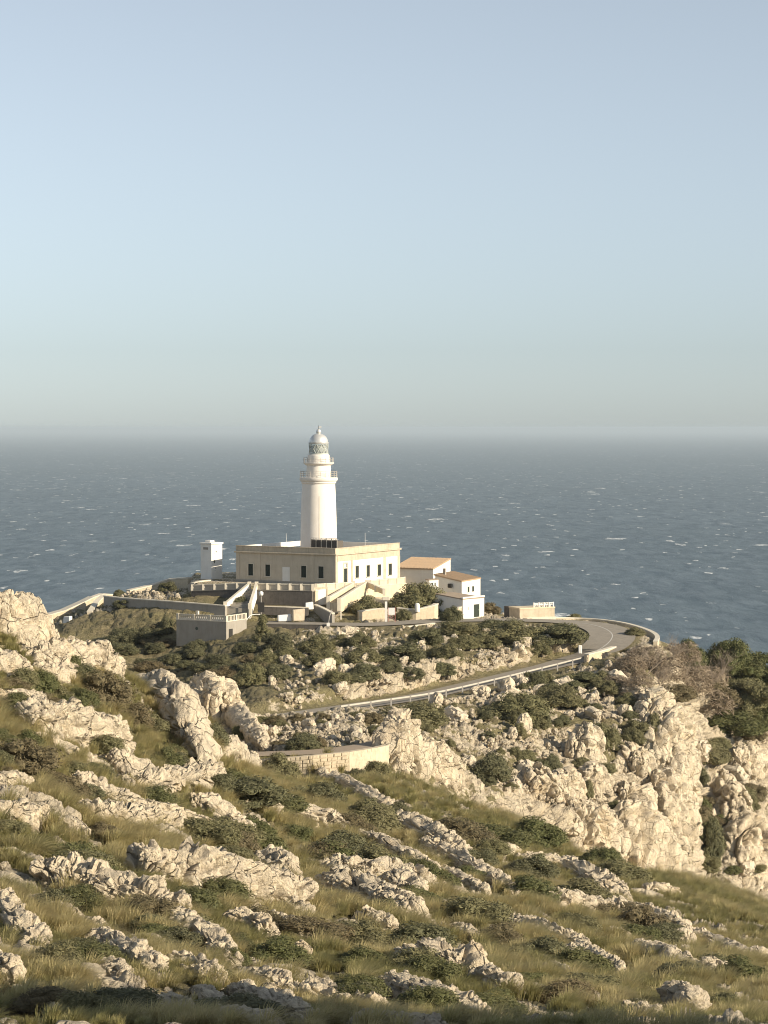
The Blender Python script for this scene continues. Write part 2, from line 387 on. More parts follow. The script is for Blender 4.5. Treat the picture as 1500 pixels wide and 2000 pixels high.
for _i, _p in enumerate(GRAIL):
    _d = GRAIL[min(_i+1, 5)] - GRAIL[max(_i-1, 0)]; _d.z = 0; _d.normalize(); _rc.append(_p + Vector((_d.y, -_d.x, 0)) * 2.35 + Vector((0, 0, -.72)))
_rc.append(_rc[-1]*2 - _rc[-2])
ROAD = catmull([P(520,1216,305), P(620,1218,304), P(730,1219,303), P(860,1212,307), P(1000,1211,311), P(1100,1214,312), P(1165,1222,308), P(1196,1240,298), P(1174,1266,288)] + _rc)
WALLROAD = catmull([P(330,1500,190), P(430,1478,191), P(520,1472,191.5), P(620,1468,192.5), P(700,1459,195), P(748,1450,198)])
def flatten_line(pts, half, blendw, dz=0.0):
    global ZT
    d, z = poly_dist(XT, YT, [(p.x, p.y, p.z) for p in pts])
    w = 1 - sstep(half, half + blendw, d); ZT = ZT * (1 - w) + (z + dz) * w
def flatten_poly(pts, z, blendw):
    global ZT
    sd = np.full(XT.shape, -1e9); n = len(pts)
    area = sum(pts[i][0]*pts[(i+1)%n][1] - pts[(i+1)%n][0]*pts[i][1] for i in range(n)); s = 1 if area > 0 else -1
    for i in range(n):
        a, b = pts[i], pts[(i+1) % n]; ex, ey = b[0]-a[0], b[1]-a[1]; L = math.hypot(ex, ey)
        sd = np.maximum(sd, s * ((XT-a[0])*ey - (YT-a[1])*ex) / L)
    w = 1 - sstep(0, blendw, sd); ZT = ZT * (1 - w) + z * w
flatten_line(ROAD, 3.4, 2.2, -.12)
flatten_line(WALLROAD, 1.6, 1.2, -.1)
TERR_Z = -22.2
TERR = [P(604,1140,314.6), P(440,1138,317.8), P(384,1141,320.5), P(376,1140,350), P(772,1130,352), P(772,1130,333.5)]
flatten_poly([(p.x, p.y) for p in TERR], TERR_Z, .9)

def carve(pts, half, blendw):        # ground only ever lowered along a line
    global ZT
    d, z = poly_dist(XT, YT, [(p.x, p.y, p.z) for p in pts]); w = 1 - sstep(half, half + blendw, d)
    ZT = np.where(ZT > z, ZT * (1 - w) + z * w, ZT)
carve([P(430,1535,184.5), P(540,1535,184.5), P(610,1532,184.6), P(690,1525,185.6), P(752,1512,188.5)], 1.2, 3.5)
carve([P(1136,1318,279), P(1170,1306,282.5), P(1204,1294,286)], .9, 1.0)
lnD0 = math.log(2.0); lnStep = (math.log(700) - lnD0) / (len(DG) - 1)
def tab_at(T, x, y):
    i = np.clip((x / np.maximum(y, 2.0) * F + 750 - PXF[0]) / 5.0, 0, len(PXF) - 1.001); j = np.clip((np.log(np.maximum(y, 2.0)) - lnD0) / lnStep, 0, len(DG) - 1.001)
    i0 = i.astype(int); j0 = j.astype(int); fi = i - i0; fj = j - j0
    return (T[i0, j0]*(1-fi)*(1-fj) + T[i0+1, j0]*fi*(1-fj) + T[i0, j0+1]*(1-fi)*fj + T[i0+1, j0+1]*fi*fj)
def ground(x, y): return float(tab_at(ZT, np.array([x], float), np.array([y], float))[0])
def hit(px, py, dmin=30.0):
    a, b = ray(px, py)
    z = tab_at(ZT, a * DG, DG)
    k = np.where((z >= b * DG) & (DG >= dmin))[0]
    D = DG[k[0]] if len(k) else 330.0
    return Vector((a * D, D, ground(a * D, D)))

# ---- terrain sheet: finer where it faces the camera's place, never thinner than the table
NC, NR = 640, 940
core = np.linspace(-80, 1580, 540); left = np.linspace(-900, -90, 50); right = np.linspace(1590, 2400, 50)
pxs = np.concatenate([left, core, right]); NC = len(pxs)
tx = (pxs - 750) / F
ZC = np.array([tab_at(ZT, t * DG, DG) for t in tx]); EL = blur(ZC / DG[None, :], 4, 0)
ds = np.sqrt(np.diff(EL, axis=1) ** 2 + (0.07 * lnStep) ** 2 + (.12*np.diff(ZC, axis=1)/DG[None,1:])**2)
wgt = np.where(DG[1:] < 30, .12, np.where(DG[1:] > 430, .2, 1.0))
S = np.concatenate([np.zeros((NC, 1)), np.cumsum(ds * wgt[None, :], axis=1)], axis=1)
S = blur(S, 6, 0)
DD = np.array([np.interp(np.linspace(0, s[-1], NR), s, DG) for s in S])
X = tx[:, None] * DD; Y = DD; Z = tab_at(ZT, X.ravel(), Y.ravel()).reshape(X.shape)
V = np.stack([X, Y, Z], -1)
du = np.gradient(V, axis=0); dv = np.gradient(V, axis=1)
Nn = np.cross(du, dv); Nn /= np.linalg.norm(Nn, axis=-1, keepdims=True) + 1e-9
slope = 1 - Nn[..., 2]
pw = V.reshape(-1, 3); Df = DD.ravel(); sl = slope.ravel(); pxv = np.repeat(pxs, NR)
road_d = np.minimum(poly_dist(X, Y, [(p.x, p.y, p.z) for p in ROAD])[0].ravel(), poly_dist(X, Y, [(p.x, p.y, p.z) for p in WALLROAD])[0].ravel() + 1.2)
# where bare rock shows: bands that dip to the right in the foreground, broken crags beyond the gully
bandp = np.stack([pw[:, 0] * .10 + pw[:, 1] * .05, pw[:, 1] * .30 + pw[:, 0] * .36, pw[:, 2] * .15], -1)
fg = fbm(bandp * 1.0, 4, 3) * 1.25 + fbm(pw * .55, 3, 9) * .45
far = fbm(pw * .16, 3, 21) * .9 + fbm(pw * .6, 3, 22) * .55
farw = sstep(192, 206, Df)
cl = sstep(.16, .42, sl)
rock = (1 - farw) * sstep(-.05, .50, fg + .0) * .95 + farw * np.clip(.50 + far * .75 + cl * .45, 0, 1)
rock *= sstep(3.0, 4.2, road_d)
flank_shade = sstep(580, 500, pxv) * sstep(228, 245, Df) * (Df < 318)      # left flank: pale rock thinned to scrub soil, its darker tone painting in shade
rock = rock * (1 - .8 * flank_shade)
terr_mask = (Df > 309) & (Df < 352) & (pxv > 380) & (pxv < 800)
amp = (1 - farw) * (.12 + .42 * rock) + farw * (.15 + rock * (.55 + 1.25 * cl))
amp *= .06 + .94 * sstep(3.0, 4.6, road_d); amp = np.where(terr_mask, .04, amp); amp *= sstep(20, 36, Df)
act = amp > .05
pa = pw[act]; st = np.stack([pa[:, 0] / 2.6, pa[:, 1] / 2.6, pa[:, 2] / 3.6], -1)
warp = np.stack([fbm(pa * .3, 3, 31), fbm(pa * .3, 3, 32), fbm(pa * .3, 3, 33)], -1) * .5
f1, f2, idc = worley(st + warp, 5)
g1, g2, idg = worley(pa / 0.95 + warp * 1.6, 6)
lat = np.linalg.norm(du, axis=-1).ravel()[act]; lf = sstep(1.1, .45, lat); lc = .25 + .75 * sstep(2.6, 1.0, lat)
disp = np.zeros(len(pw)); crack = sstep(0, .22, f2 - f1); crack2 = sstep(0, .25, g2 - g1)
disp[act] = (((idc - .45) * 1.2 + (crack - 1) * .75 + fbm(pa * .45, 4, 41) * .5) * lc + ((idg - .5) * .50 + (crack2 - 1) * .45 + fbm(pa * 2.4, 3, 43) * .16) * lf)
disp += fbm(pw * .18, 3, 51) * .25 * (1 - farw)
pw2 = pw + (disp * amp)[:, None] * Nn.reshape(-1, 3)
idx = np.arange(NC * NR).reshape(NC, NR)
quads = np.stack([idx[:-1, :-1], idx[1:, :-1], idx[1:, 1:], idx[:-1, 1:]], -1).reshape(-1, 4)
me = np_mesh('headland', pw2, quads, M['terrain'], True)
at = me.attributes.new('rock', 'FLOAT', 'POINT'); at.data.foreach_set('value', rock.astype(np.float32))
terrain = tag(link('hillside_terrain', me), 'limestone headland with scrubby slopes and cliffs above the sea', 'hillside', kind='structure')
ROCKG = rock.reshape(NC, NR)
def rock_at(x, y):
    i = int(np.clip(np.searchsorted(tx, x / y), 0, NC - 1)); j = int(np.clip(np.searchsorted(DD[i], y), 0, NR - 1)); return ROCKG[i, j]

# land behind the viewpoint
gx, gy = np.meshgrid(np.linspace(-60, 60, 41), np.linspace(-80, 4.5, 30), indexing='ij')
gz = -2.15 + np.clip(-gy, 0, 80) * .05 * np.clip(1 - gx / 30, 0, 1.6) - np.clip(np.abs(gx) - 6, 0, 99) * .10 - np.clip(gx, 0, 99) * .25 - np.clip(gy, 0, 5) * .13
gp = np.stack([gx, gy, gz], -1).reshape(-1, 3); gp[:, 2] += fbm(gp * .3, 3, 61) * .3 - .25
ii = np.arange(len(gp)).reshape(gx.shape)
q2 = np.stack([ii[:-1, :-1], ii[1:, :-1], ii[1:, 1:], ii[:-1, 1:]], -1).reshape(-1, 4)
tag(link('hillside_behind', np_mesh('hillside_behind', gp, q2, M['terrain'])), 'slope the viewer stands on, out of view', 'hillside', kind='structure')

# ================================================================== SEA and HAZE
SEA_Z = -190.0
def make_sea():
    m, nt, b = nmat('sea_water'); N = NT(nt); p = geo_pos(N)
    w1 = N.noise(N.scale(p, (.010, .006, .01)), 1, 6, .65); w2 = N.noise(N.scale(p, (.045, .012, .05)), 1, 6, .7, .4)
    big = N.noise(N.scale(p, (.0006, .0004, .001)), 1, 4, .6)
    c = N.mix(N.ramp(w2, [(.34, 0), (.66, 1)]), (.020, .043, .064), (.140, .180, .210))
    c = N.mix(N.ramp(w1, [(.35, 0), (.7, .6)]), c, (.092, .13, .15))
    c = N.mix(N.ramp(big, [(.4, 0), (.65, .35)]), c, (.065, .09, .103))
    # breaking crests
    foam = None
    for sc, seed, thr in (((.030, .0075, 1), 0, .84), ((.055, .014, 1), 300, .80), ((.014, .0050, 1), 900, .87)):
        mp = N.n('ShaderNodeMapping'); mp.inputs['Scale'].default_value = sc; mp.inputs['Location'].default_value = (seed, seed * .7, 0); N.l(p, mp.inputs[0])
        nn = N.n('ShaderNodeTexNoise'); nn.inputs['Scale'].default_value = 2.5; nn.inputs['Detail'].default_value = 4; N.l(mp.outputs[0], nn.inputs['Vector'])
        av = N.n('ShaderNodeVectorMath', operation='MULTIPLY_ADD'); N.l(nn.outputs['Color'], av.inputs[0]); av.inputs[1].default_value = (.9, .55, 0); N.l(mp.outputs[0], av.inputs[2])
        vo = N.n('ShaderNodeTexVoronoi'); vo.inputs['Scale'].default_value = 1.0; vo.voronoi_dimensions = '2D'; N.l(av.outputs[0], vo.inputs['Vector'])
        sep = N.n('ShaderNodeSeparateColor'); N.l(vo.outputs['Color'], sep.inputs[0])
        sel = N.ramp(sep.outputs[0], [(thr, 0), (thr + .05, 1)])
        size = N.math('MULTIPLY', N.math('POWER', sep.outputs[1], 2.0), .22)
        core_ = N.math('GREATER_THAN', size, N.math('SUBTRACT', vo.outputs['Distance'], .03))
        brk = N.ramp(N.noise(N.scale(p, (.10, .05, .1)), 1, 4, .7), [(.42, 0), (.56, 1)])
        f = N.math('MULTIPLY', N.math('MULTIPLY', sel, core_), brk)
        foam = f if foam is None else N.math('MAXIMUM', foam, f)
    N.l(N.mix(N.math('MULTIPLY', foam, .85), c, (.80, .80, .77)), b.inputs['Base Color'])
    b.inputs['Roughness'].default_value = .55; b.inputs['Specular IOR Level'].default_value = .12
    h = N.math('ADD', N.math('MULTIPLY', w1, 1.5), w2); N.bump(h, .7, 3.0, b)
    return m
sb = MB(); R = 125000
rings = [0, 800, 2000, 5000, 12000, 40000, R]; n = 48
vv = [(0, 0, SEA_Z)]; ff = []
for r in rings[1:]:
    for k in range(n): vv.append((r * math.sin(2*math.pi*k/n), r * math.cos(2*math.pi*k/n), SEA_Z))
for k in range(n): ff.append((0, 1 + (k+1) % n, 1 + k))
for i in range(len(rings) - 2):
    for k in range(n):
        a = 1 + i*n + k; b_ = 1 + i*n + (k+1) % n; ff.append((a, b_, b_ + n, a + n))
sb.add(vv, ff); sea = sb.build('sea', make_sea()); tag(sea, 'windy grey blue sea flecked with whitecaps', 'sea', kind='structure')
def make_haze():
    m = bpy.data.materials.new('sea_haze'); m.use_nodes = True; nt = m.node_tree; nt.nodes.clear()
    o = nt.nodes.new('ShaderNodeOutputMaterial'); v = nt.nodes.new('ShaderNodeVolumePrincipled')
    v.inputs['Color'].default_value = (.64, .74, .82, 1); v.inputs['Density'].default_value = 4.4e-5; v.inputs['Anisotropy'].default_value = 0.0
    nt.links.new(v.outputs[0], o.inputs['Volume']); return m
hz = MB().box(-R - 500, R + 500, -R - 500, R + 500, -203, 14).build('haze', make_haze()); tag(hz, 'pale sea haze thickening towards the horizon', 'haze', kind='stuff')

# ================================================================== ROAD
def strip(pts, half, lift=0.0, off=0.0):
    mb = MB(); L = []; Rr = []; hv = half if hasattr(half, '__len__') else [half]*len(pts)
    for i, p in enumerate(pts):
        half = hv[i]
        d = (pts[min(i+1, len(pts)-1)] - pts[max(i-1, 0)]); d.z = 0; d.normalize(); r = Vector((d.y, -d.x, 0))
        c = Vector(p) + r * off + Vector((0, 0, lift)); L.append(c - r * half); Rr.append(c + r * half)
    vs_ = L + Rr; n = len(pts)
    mb.add(vs_, [(i, n+i, n+i+1, i+1) for i in range(n-1)]); return mb
RH = [2.5 if i < 32 else 2.5 + .5*min(1, (i-32)/12) if i < 64 else max(1.9, 3.0 - (i-64)*.09) for i in range(len(ROAD))]
road = strip(ROAD, RH).build('road', M['asphalt']); tag(road, 'narrow asphalt road bending round the headland', 'road', kind='structure')
strip(ROAD[44:72], .06, .006).build('center_line', M['line'], road)
wr = strip(WALLROAD, 1.3).build('road_below', M['roof_flat']); tag(wr, 'stretch of road carried by the stone retaining wall', 'road', kind='structure')

# ================================================================== WALLS
def offset_line(pts, t):
    out = []
    for i, p in enumerate(pts):
        d = (pts[min(i+1, len(pts)-1)] - pts[max(i-1, 0)]); d.z = 0; d.normalize(); r = Vector((d.y, -d.x, 0)); out.append((p - r*t/2, p + r*t/2))
    return out
def sweep(pts, t, z0, z1):
    """band along pts, from z0 to z1 below/above the line"""
    mb = MB(); o = offset_line(pts, t)
    for (a, b), (c, d) in zip(o[:-1], o[1:]):
        k = Vector((0,0,z0)); m = Vector((0,0,z1)); mb.hexa([a+k, b+k, d+k, c+k], [a+m, b+m, d+m, c+m])
    return mb
def wall_run(name, label, pts, h, t, mat, cmat=None, cop=.12, cat='wall', group=None, over=.06):
    base = Vector(pts[0]) - Vector((0,0,h)); rel = [Vector(p) - base for p in pts]
    root = thing(name, label, cat, base, 0, group)
    sweep(rel, t, -h, -cop if cmat else 0).build('wall_body', mat, root)
    if cmat: sweep(rel, t + 2*over, -cop + .002, 0).build('coping', cmat, root)
    return root
def stone_courses(mb, a, b, h, t, sx=.42, sz=.26, seed=1, zb=None):
    """rubble stones proud of a wall face from a to b (top line), on the camera side"""
    rr = random.Random(seed); d = (b - a); L = d.length; d.normalize(); n = Vector((d.y, -d.x, 0)).normalized()
    if n.y > 0: n = -n
    rows = max(1, int(h / sz))
    for r in range(rows):
        x = rr.random() * -.3
        while x < L:
            w = sx * rr.uniform(.6, 1.5); x0, x1 = max(x, 0) + .02, min(x + w, L) - .02
            if x1 - x0 > .08:
                z0 = -h + r*h/rows + .015 + rr.uniform(0, .02); z1 = -h + (r+1)*h/rows - .015; p = rr.uniform(.02, .09)
                pts = [a + d*x0 + Vector((0,0,z0)), a + d*x1 + Vector((0,0,z0 + rr.uniform(-.01,.01))), a + d*(x1 - rr.uniform(0,.05)) + Vector((0,0,z1)), a + d*(x0 + rr.uniform(0,.05)) + Vector((0,0,z1))]
                i = n * p; c = sum(pts, Vector()) / 4; top = [c + (q - c) * .84 + i for q in pts]
                mb.add(pts + top, [(4,5,6,7),(0,1,5,4),(1,2,6,5),(2,3,7,6),(3,0,4,7)])
            x += w
# retaining wall that carries the nearer road
rw = [P(400,1490,188.5), P(470,1485,188), P(540,1481,187.5), P(610,1475,187.5), P(680,1468,188.5), P(730,1460,190.5), P(754,1455,192.5)]
rt = wall_run('retaining_wall', 'long pale dry stone retaining wall across the grassy slope', rw, 4.6, .55, M['drystone'], None)
mb = MB()
for i in range(len(rw)-1): stone_courses(mb, rw[i] - rt.location + Vector((0,-.285,-.01)), rw[i+1] - rt.location + Vector((0,-.285,-.01)), 4.2, .3, .5, .3, i)
tag(mb.build('stone_courses', M['drystone'], rt), kind='stuff')
# curved parapet round the bend, white end facing the camera
cw = catmull([P(1072,1205,322), P(1120,1206,324), P(1170,1209,323), P(1215,1215,319), P(1250,1224,312), P(1275,1234,304), P(1284,1243,297), P(1280,1252,291)], 5)
wall_run('bend_parapet', 'curved pale parapet wall around the outside of the road bend', cw, 1.6, .5, M['drystone'], M['pale'], .16)
pw_ = [P(1145,1277,281.5), P(1172,1270,284.5), P(1199,1262,288)]
rt = wall_run('roadside_wall', 'short white stone wall where the guard rail ends', pw_, 3.2, .6, M['drystone'], M['pale'], .15)
mb = MB(); [stone_courses(mb, pw_[i] - rt.location + Vector((0,-.31,-.15)), pw_[i+1] - rt.location + Vector((0,-.31,-.15)), 3, .3, .5, .32, 40+i) for i in range(2)]
tag(mb.build('stone_courses', M['drystone'], rt), kind='stuff')

# guard rail
GR = GRAIL
grl = catmull(GR, 6)
g = thing('guard_rail', 'white metal guard rail along the outer edge of the descending road', 'guard rail', GR[-1] - Vector((0,0,.8)))
rel = [p - g.location for p in grl]
sweep(rel, .09, -.17, 0).build('rail_beam', M['beam'], g)
acc = 0; last = None
post = None
for i in range(len(rel)-1):
    a, b = rel[i], rel[i+1]; L = (b-a).length; t = (4.0 - acc) % 4.0
    while t < L:
        q = a + (b-a)*(t/L); d = (b-a).normalized(); r = Vector((-d.y, d.x, 0)) * .10
        if post is None:
            post = MB().box(-.08,.08,-.06,.06,-1.6,.05).build('post', M['rail'], g); post.location = q + r
        else:
            o = post.copy(); COL.objects.link(o); o.parent = g; o.location = q + r
        t += 4.0
    acc = (acc + L) % 4.0
# row of little kerb stones on the inner side of the bend
ks = thing('kerb_marker', 'upright white kerb stone on the inner corner of the bend', 'marker', P(1133,1272,284))
MB().box(-.22,.22,-.2,.2,-.3,.75).build('stone', M['white'], ks, bevel=.06)

# ================================================================== LIGHTHOUSE and keepers' house
AL = math.radians(30); CX = P(655,1140,320)
def Lof(px):  k = (px-750)/F; return (CX.x - k*320)/(math.cos(AL) + k*math.sin(AL))
def Wof(px):  k = (px-750)/F; return (k*320 - CX.x)/(math.sin(AL) - k*math.cos(AL))
HL, HW = Lof(461), Wof(780)
HT = -17.05 - TERR_Z          # parapet height over the terrace
def facade(mb, length, h, th, ops, conv):
    xs = sorted({0, length, *[o[0] for o in ops], *[o[1] for o in ops]}); zs = sorted({0, h, *[o[2] for o in ops], *[o[3] for o in ops]})
    for x0, x1 in zip(xs[:-1], xs[1:]):
        for z0, z1 in zip(zs[:-1], zs[1:]):
            cx, cz = (x0+x1)/2, (z0+z1)/2
            if any(o[0] < cx < o[1] and o[2] < cz < o[3] for o in ops): continue
            conv(mb, x0, x1, 0, th, z0, z1)
def left_conv(mb, s0, s1, d0, d1, z0, z1): mb.box(-s1, -s0, d0, d1, z0, z1)
def right_conv(mb, s0, s1, d0, d1, z0, z1): mb.box(-d1, -d0, s0, s1, z0, z1)
def window(root, conv, s0, s1, z0, z1, mat, shut=True, arch=False, surround=.11):
    w = MB(); conv(w, s0, s1, .16, .2, z0, z1); o = w.build('window', mat, root)
    f = MB()
    conv(f, s0-surround, s0, -.05, .1, z0-.03, z1); conv(f, s1, s1+surround, -.05, .1, z0-.03, z1)
    conv(f, s0-surround, s1+surround, -.05, .1, z1, z1+surround); f.build('window_frame', M['frame'], o)
    s = MB(); conv(s, s0-.16, s1+.16, -.12, .1, z0-.12, z0); s.build('window_sill', M['pale'], o)
    m = (s0+s1)/2; b = MB(); conv(b, m-.02, m+.02, .11, .17, z0, z1)
    k = max(3, int((z1-z0)/.16))
    for i in range(k):
        za = z0 + (i+.15)*(z1-z0)/k; conv(b, s0+.03, s1-.03, .125, .165, za, za+(z1-z0)/k*.55)
    tag(b.build('louvers', mat, o), kind='stuff')
    return o
kh = thing('keepers_house', 'low square keepers house with flat parapet roof round the tower foot', 'house', (CX.x, CX.y, TERR_Z), -AL)
zpx = lambda py, D=322.0: -(py-835)/F*D - TERR_Z
opsL = [(Lof(b), Lof(a), zpx(1128,323), zpx(1105,323)) for a, b in ((484.3,494),(518,527.3),(587.6,598),(621.7,632))]
opsR = [(Wof(a), Wof(b), zpx(c, 320+Wof(a)*.866), zpx(d, 320+Wof(a)*.866)) for a, b, c, d in ((694.2,700.2,1129,1106),(716,721.6,1127,1104.5),(737.6,743.6,1125,1103),(759,764.8,1123.5,1101.5))]
dW0, dW1 = Wof(671), Wof(677.8); doorR = (dW0, dW1, .05, 2.25); fan = (dW0, dW1, 2.45, 2.95)
PL, PR = HT - .95, HT - .95
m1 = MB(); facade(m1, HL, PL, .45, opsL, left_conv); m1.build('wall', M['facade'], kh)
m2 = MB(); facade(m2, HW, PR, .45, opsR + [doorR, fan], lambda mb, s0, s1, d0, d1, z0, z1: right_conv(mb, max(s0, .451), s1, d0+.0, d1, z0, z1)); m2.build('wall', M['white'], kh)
MB().box(-HL, -HL+.45, .452, HW-.452, 0, PL).build('wall', M['facade'], kh)
MB().box(-HL, -.452, HW-.45, HW, 0, PL).build('wall', M['facade'], kh)
# parapet with cornice
pp = MB().box(-HL-.02, .02, -.02, .4, PL+.222, HT); pp.build('parapet', M['buff'], kh)
MB().box(-.4, .024, .402, HW+.02, PL+.222, HT+.0).build('parapet', M['buff'], kh)
MB().box(-HL-.02, -HL+.4, .402, HW-.402, PL+.222, HT).build('parapet', M['white'], kh)
MB().box(-HL+.402, -.402, HW-.4, HW+.02, PL+.222, HT+.0).build('parapet', M['white'], kh)
MB().box(-HL-.25, .25, -.25, 0.5, PL+.002, PL+.22).build('cornice', M['buff'], kh, bevel=.04)
MB().box(-.5, .254, .502, HW+.25, PL+.004, PL+.22).build('cornice', M['buff'], kh, bevel=.04)
MB().box(-HL-.08, .08, -.08, .42, HT+.002, HT+.10).build('coping', M['buff'], kh)
MB().box(-.42, .084, .422, HW+.08, HT+.002, HT+.10).build('coping', M['buff'], kh)
MB().box(-.0, .06, .46, HW, PL-.85, PL-.02).build('frieze', M['buff'], kh)
MB().box(-HL+.4, -.4, .4, HW-.4, PL-.15, PL+.05).build('roof', M['roof_flat'], kh)
for px in (464.5, 505, 609.5, 652.5):
    s = Lof(px); MB().box(-s-.28, -s+.28, -.07, 0, 0, PL-.001).build('pilaster', M['facade'], kh)
for px in (656.6, 687, 751, 778.5):
    s = Wof(px); MB().box(0, .09, s-.3, s+.3, 0, PL-.86).build('pilaster', M['buff'], kh)
MB().box(-HL, .0, -.10, 0, 0, .35).build('plinth', M['concrete'], kh)
for o in opsL: window(kh, left_conv, *o, M['shutter'])
for o in opsR: window(kh, right_conv, *o, M['shutter'])
dm = MB(); right_conv(dm, dW0, dW1, .14, .2, .05, 2.25); d_ = dm.build('door', M['shutter'], kh)
fm = MB(); right_conv(fm, dW0-.15, dW0, -.06, .1, 0, 3.0); right_conv(fm, dW1, dW1+.15, -.06, .1, 0, 3.0); right_conv(fm, dW0-.15, dW1+.15, -.06, .1, 3.0, 3.16); right_conv(fm, dW0, dW1, -.02, .1, 2.26, 2.44); fm.build('door_frame', M['frame'], d_)
fl = MB(); right_conv(fl, dW0, dW1, .14, .2, 2.45, 2.95); fl.build('fanlight', M['lens'], d_)
pn = MB(); s0, s1 = Lof(565.5), Lof(551.5); left_conv(pn, s0, s1, -.04, 0, .352, 2.35); tag(pn.build('blocked_doorway', M['white'], kh), 'pale walled up doorway')
# antennas on the roof
for px, py0, D in ((559, 1042, 330), (713, 1041, 333)):
    b = P(px, 1064, D); zr = TERR_Z + PL + .05; hgt = P(px, py0, D).z - zr
    a = thing('roof_antenna', 'thin white whip antenna on the roof, ' + ('left of the tower above the shaded front' if px < 600 else 'above the sunlit front'), 'antenna', (b.x, D, zr))
    MB().tube([(0,0,0),(0,0,hgt)], [.05,.025], 6).build('mast', M['paint'], a); MB().box(-.15,.15,-.15,.15,0,.12).build('foot_plate', M['steel'], a)

# ---- the tower
TD = 332.0; TC = Vector((CX.x - math.cos(AL)*HL/2 + math.sin(AL)*HW/2, CX.y + math.sin(AL)*HL/2 + math.cos(AL)*HW/2, TERR_Z))
TD = TC.y; m_px = TD / F
tz = lambda py: -(py-835) * m_px - TERR_Z
lh = thing('lighthouse', 'tall round white lighthouse tower with silver domed lantern', 'lighthouse', TC)
w = lambda px: px * m_px / 2
prof = [(w(73.0), 0), (w(72), tz(1070)), (w(69.5), tz(1010)), (w(66.5), tz(965)), (w(64.2), tz(945))]
MB().lathe(prof, 64).build('tower_shaft', M['tower'], lh, auto=40)
MB().lathe([(w(64), tz(945.0)+.005), (w(68), tz(943)), (w(68.5), tz(940.5)), (w(72), tz(939)), (w(74.5), tz(937)), (w(75), tz(933.5))], 64).build('gallery', M['tower'], lh, auto=35)
MB().lathe([(w(73.5), tz(933.5)+.004), (w(73.5), tz(932.5))], 48).build('gallery_floor', M['tower'], lh)
MB().lathe([(w(48), tz(932.5)+.004), (w(47), tz(909))], 48).build('upper_drum', M['tower'], lh, auto=40)
MB().lathe([(w(47), tz(909)+.003), (w(52), tz(908)), (w(60), tz(905)), (w(60.5), tz(903.2))], 48).build('upper_gallery', M['tower'], lh, auto=35)
MB().lathe([(w(43), tz(903.2)+.004), (w(42.5), tz(889)), (w(40), tz(888)), (w(39), tz(887.5))], 48).build('lantern_base', M['tower'], lh, auto=40)
def railing(root, r, z0, h, npost, mat, rails=3):
    mb = MB(); k = 40
    for j in range(rails):
        z = z0 + h*(j+1)/rails
        mb.tube([(r*math.cos(2*math.pi*i/k), r*math.sin(2*math.pi*i/k), z) for i in range(k+1)], .022, 4)
    o = mb.build('railing', mat, root)
    for i in range(npost):
        a = 2*math.pi*i/npost; MB().tube([(r*math.cos(a), r*math.sin(a), z0), (r*math.cos(a), r*math.sin(a), z0+h)], .03, 5).build('post', mat, o)
    return o
railing(lh, w(72), tz(932.5), tz(920.5)-tz(932.5), 22, M['rail'])
railing(lh, w(58.5), tz(903.2), tz(894)-tz(903.2), 18, M['rail'])
z0, z1 = tz(887.5)+.005, tz(866.5)
gl = MB().lathe([(w(36.2), z0), (w(36.2), z1)], 24, caps=False).build('glazing', M['glass'], lh)
rg = w(37)
for i in range(10):
    for sgn in (1, -1):
        a0 = 2*math.pi*(i+.15)/10; pts = [(rg*math.cos(a0+sgn*t*.63), rg*math.sin(a0+sgn*t*.63), z0 + (z1-z0)*t) for t in (0,.25,.5,.75,1)]
        MB().tube(pts, .055, 5).build('astragal', M['green_frame'], lh)
MB().lathe([(rg+.06, z0), (rg+.06, z0+.18)], 32).build('lantern_sill', M['green_frame'], lh)
zm = (z0+z1)/2
MB().lathe([(.25, z0+.2), (.7, zm-.45), (.85, zm), (.7, zm+.45), (.25, z1-.15)], 20).build('lens', M['lens'], lh, smooth=True)
MB().lathe([(w(38.5), z1-.02), (w(39.5), z1+.06), (w(39.5), z1+.22), (w(37), z1+.28)], 40).build('lantern_cornice', M['dome'], lh, auto=35)
dz = tz(846.5) - z1 - .28; dr = w(36.5)
MB().lathe([(dr, z1+.282)] + [(dr*math.cos(t)*1.0, z1+.28+dz*math.sin(t)) for t in np.linspace(.12, 1.38, 9)], 40).build('dome', M['dome'], lh, auto=50)
zb = tz(847)
MB().lathe([(w(6), zb-.1), (w(9), zb+.12), (w(10), zb+.33), (w(8), zb+.55), (w(3), zb+.68)], 16).build('vent_ball', M['dome'], lh, smooth=True)
mb = MB().tube([(0,0,zb+.6),(0,0,tz(831))], .03, 5); mb.build('lightning_rod', M['dark'], lh)
MB().tube([(-.35,0,tz(836)),(.3,0,tz(836))], .025, 5).box(.02,.42,-.01,.01,tz(835.5),tz(832.5)).build('wind_vane', M['steel'], lh)
# small stains: a vertical crack pipe down the shaft
rs = w(70.5)
for a0, za, zb2 in ((-1.35, tz(1066), tz(970)),):
    ang = -math.pi/2 + .06
    MB().tube([((w(72)+.015)*math.cos(ang), (w(72)+.015)*math.sin(ang), tz(1068)), ((w(69.5)+.015)*math.cos(ang), (w(69.5)+.015)*math.sin(ang), tz(1010)), ((w(66.5)+.015)*math.cos(ang), (w(66.5)+.015)*math.sin(ang), tz(968))], .025, 5).build('cable_duct', M['buff'], lh)
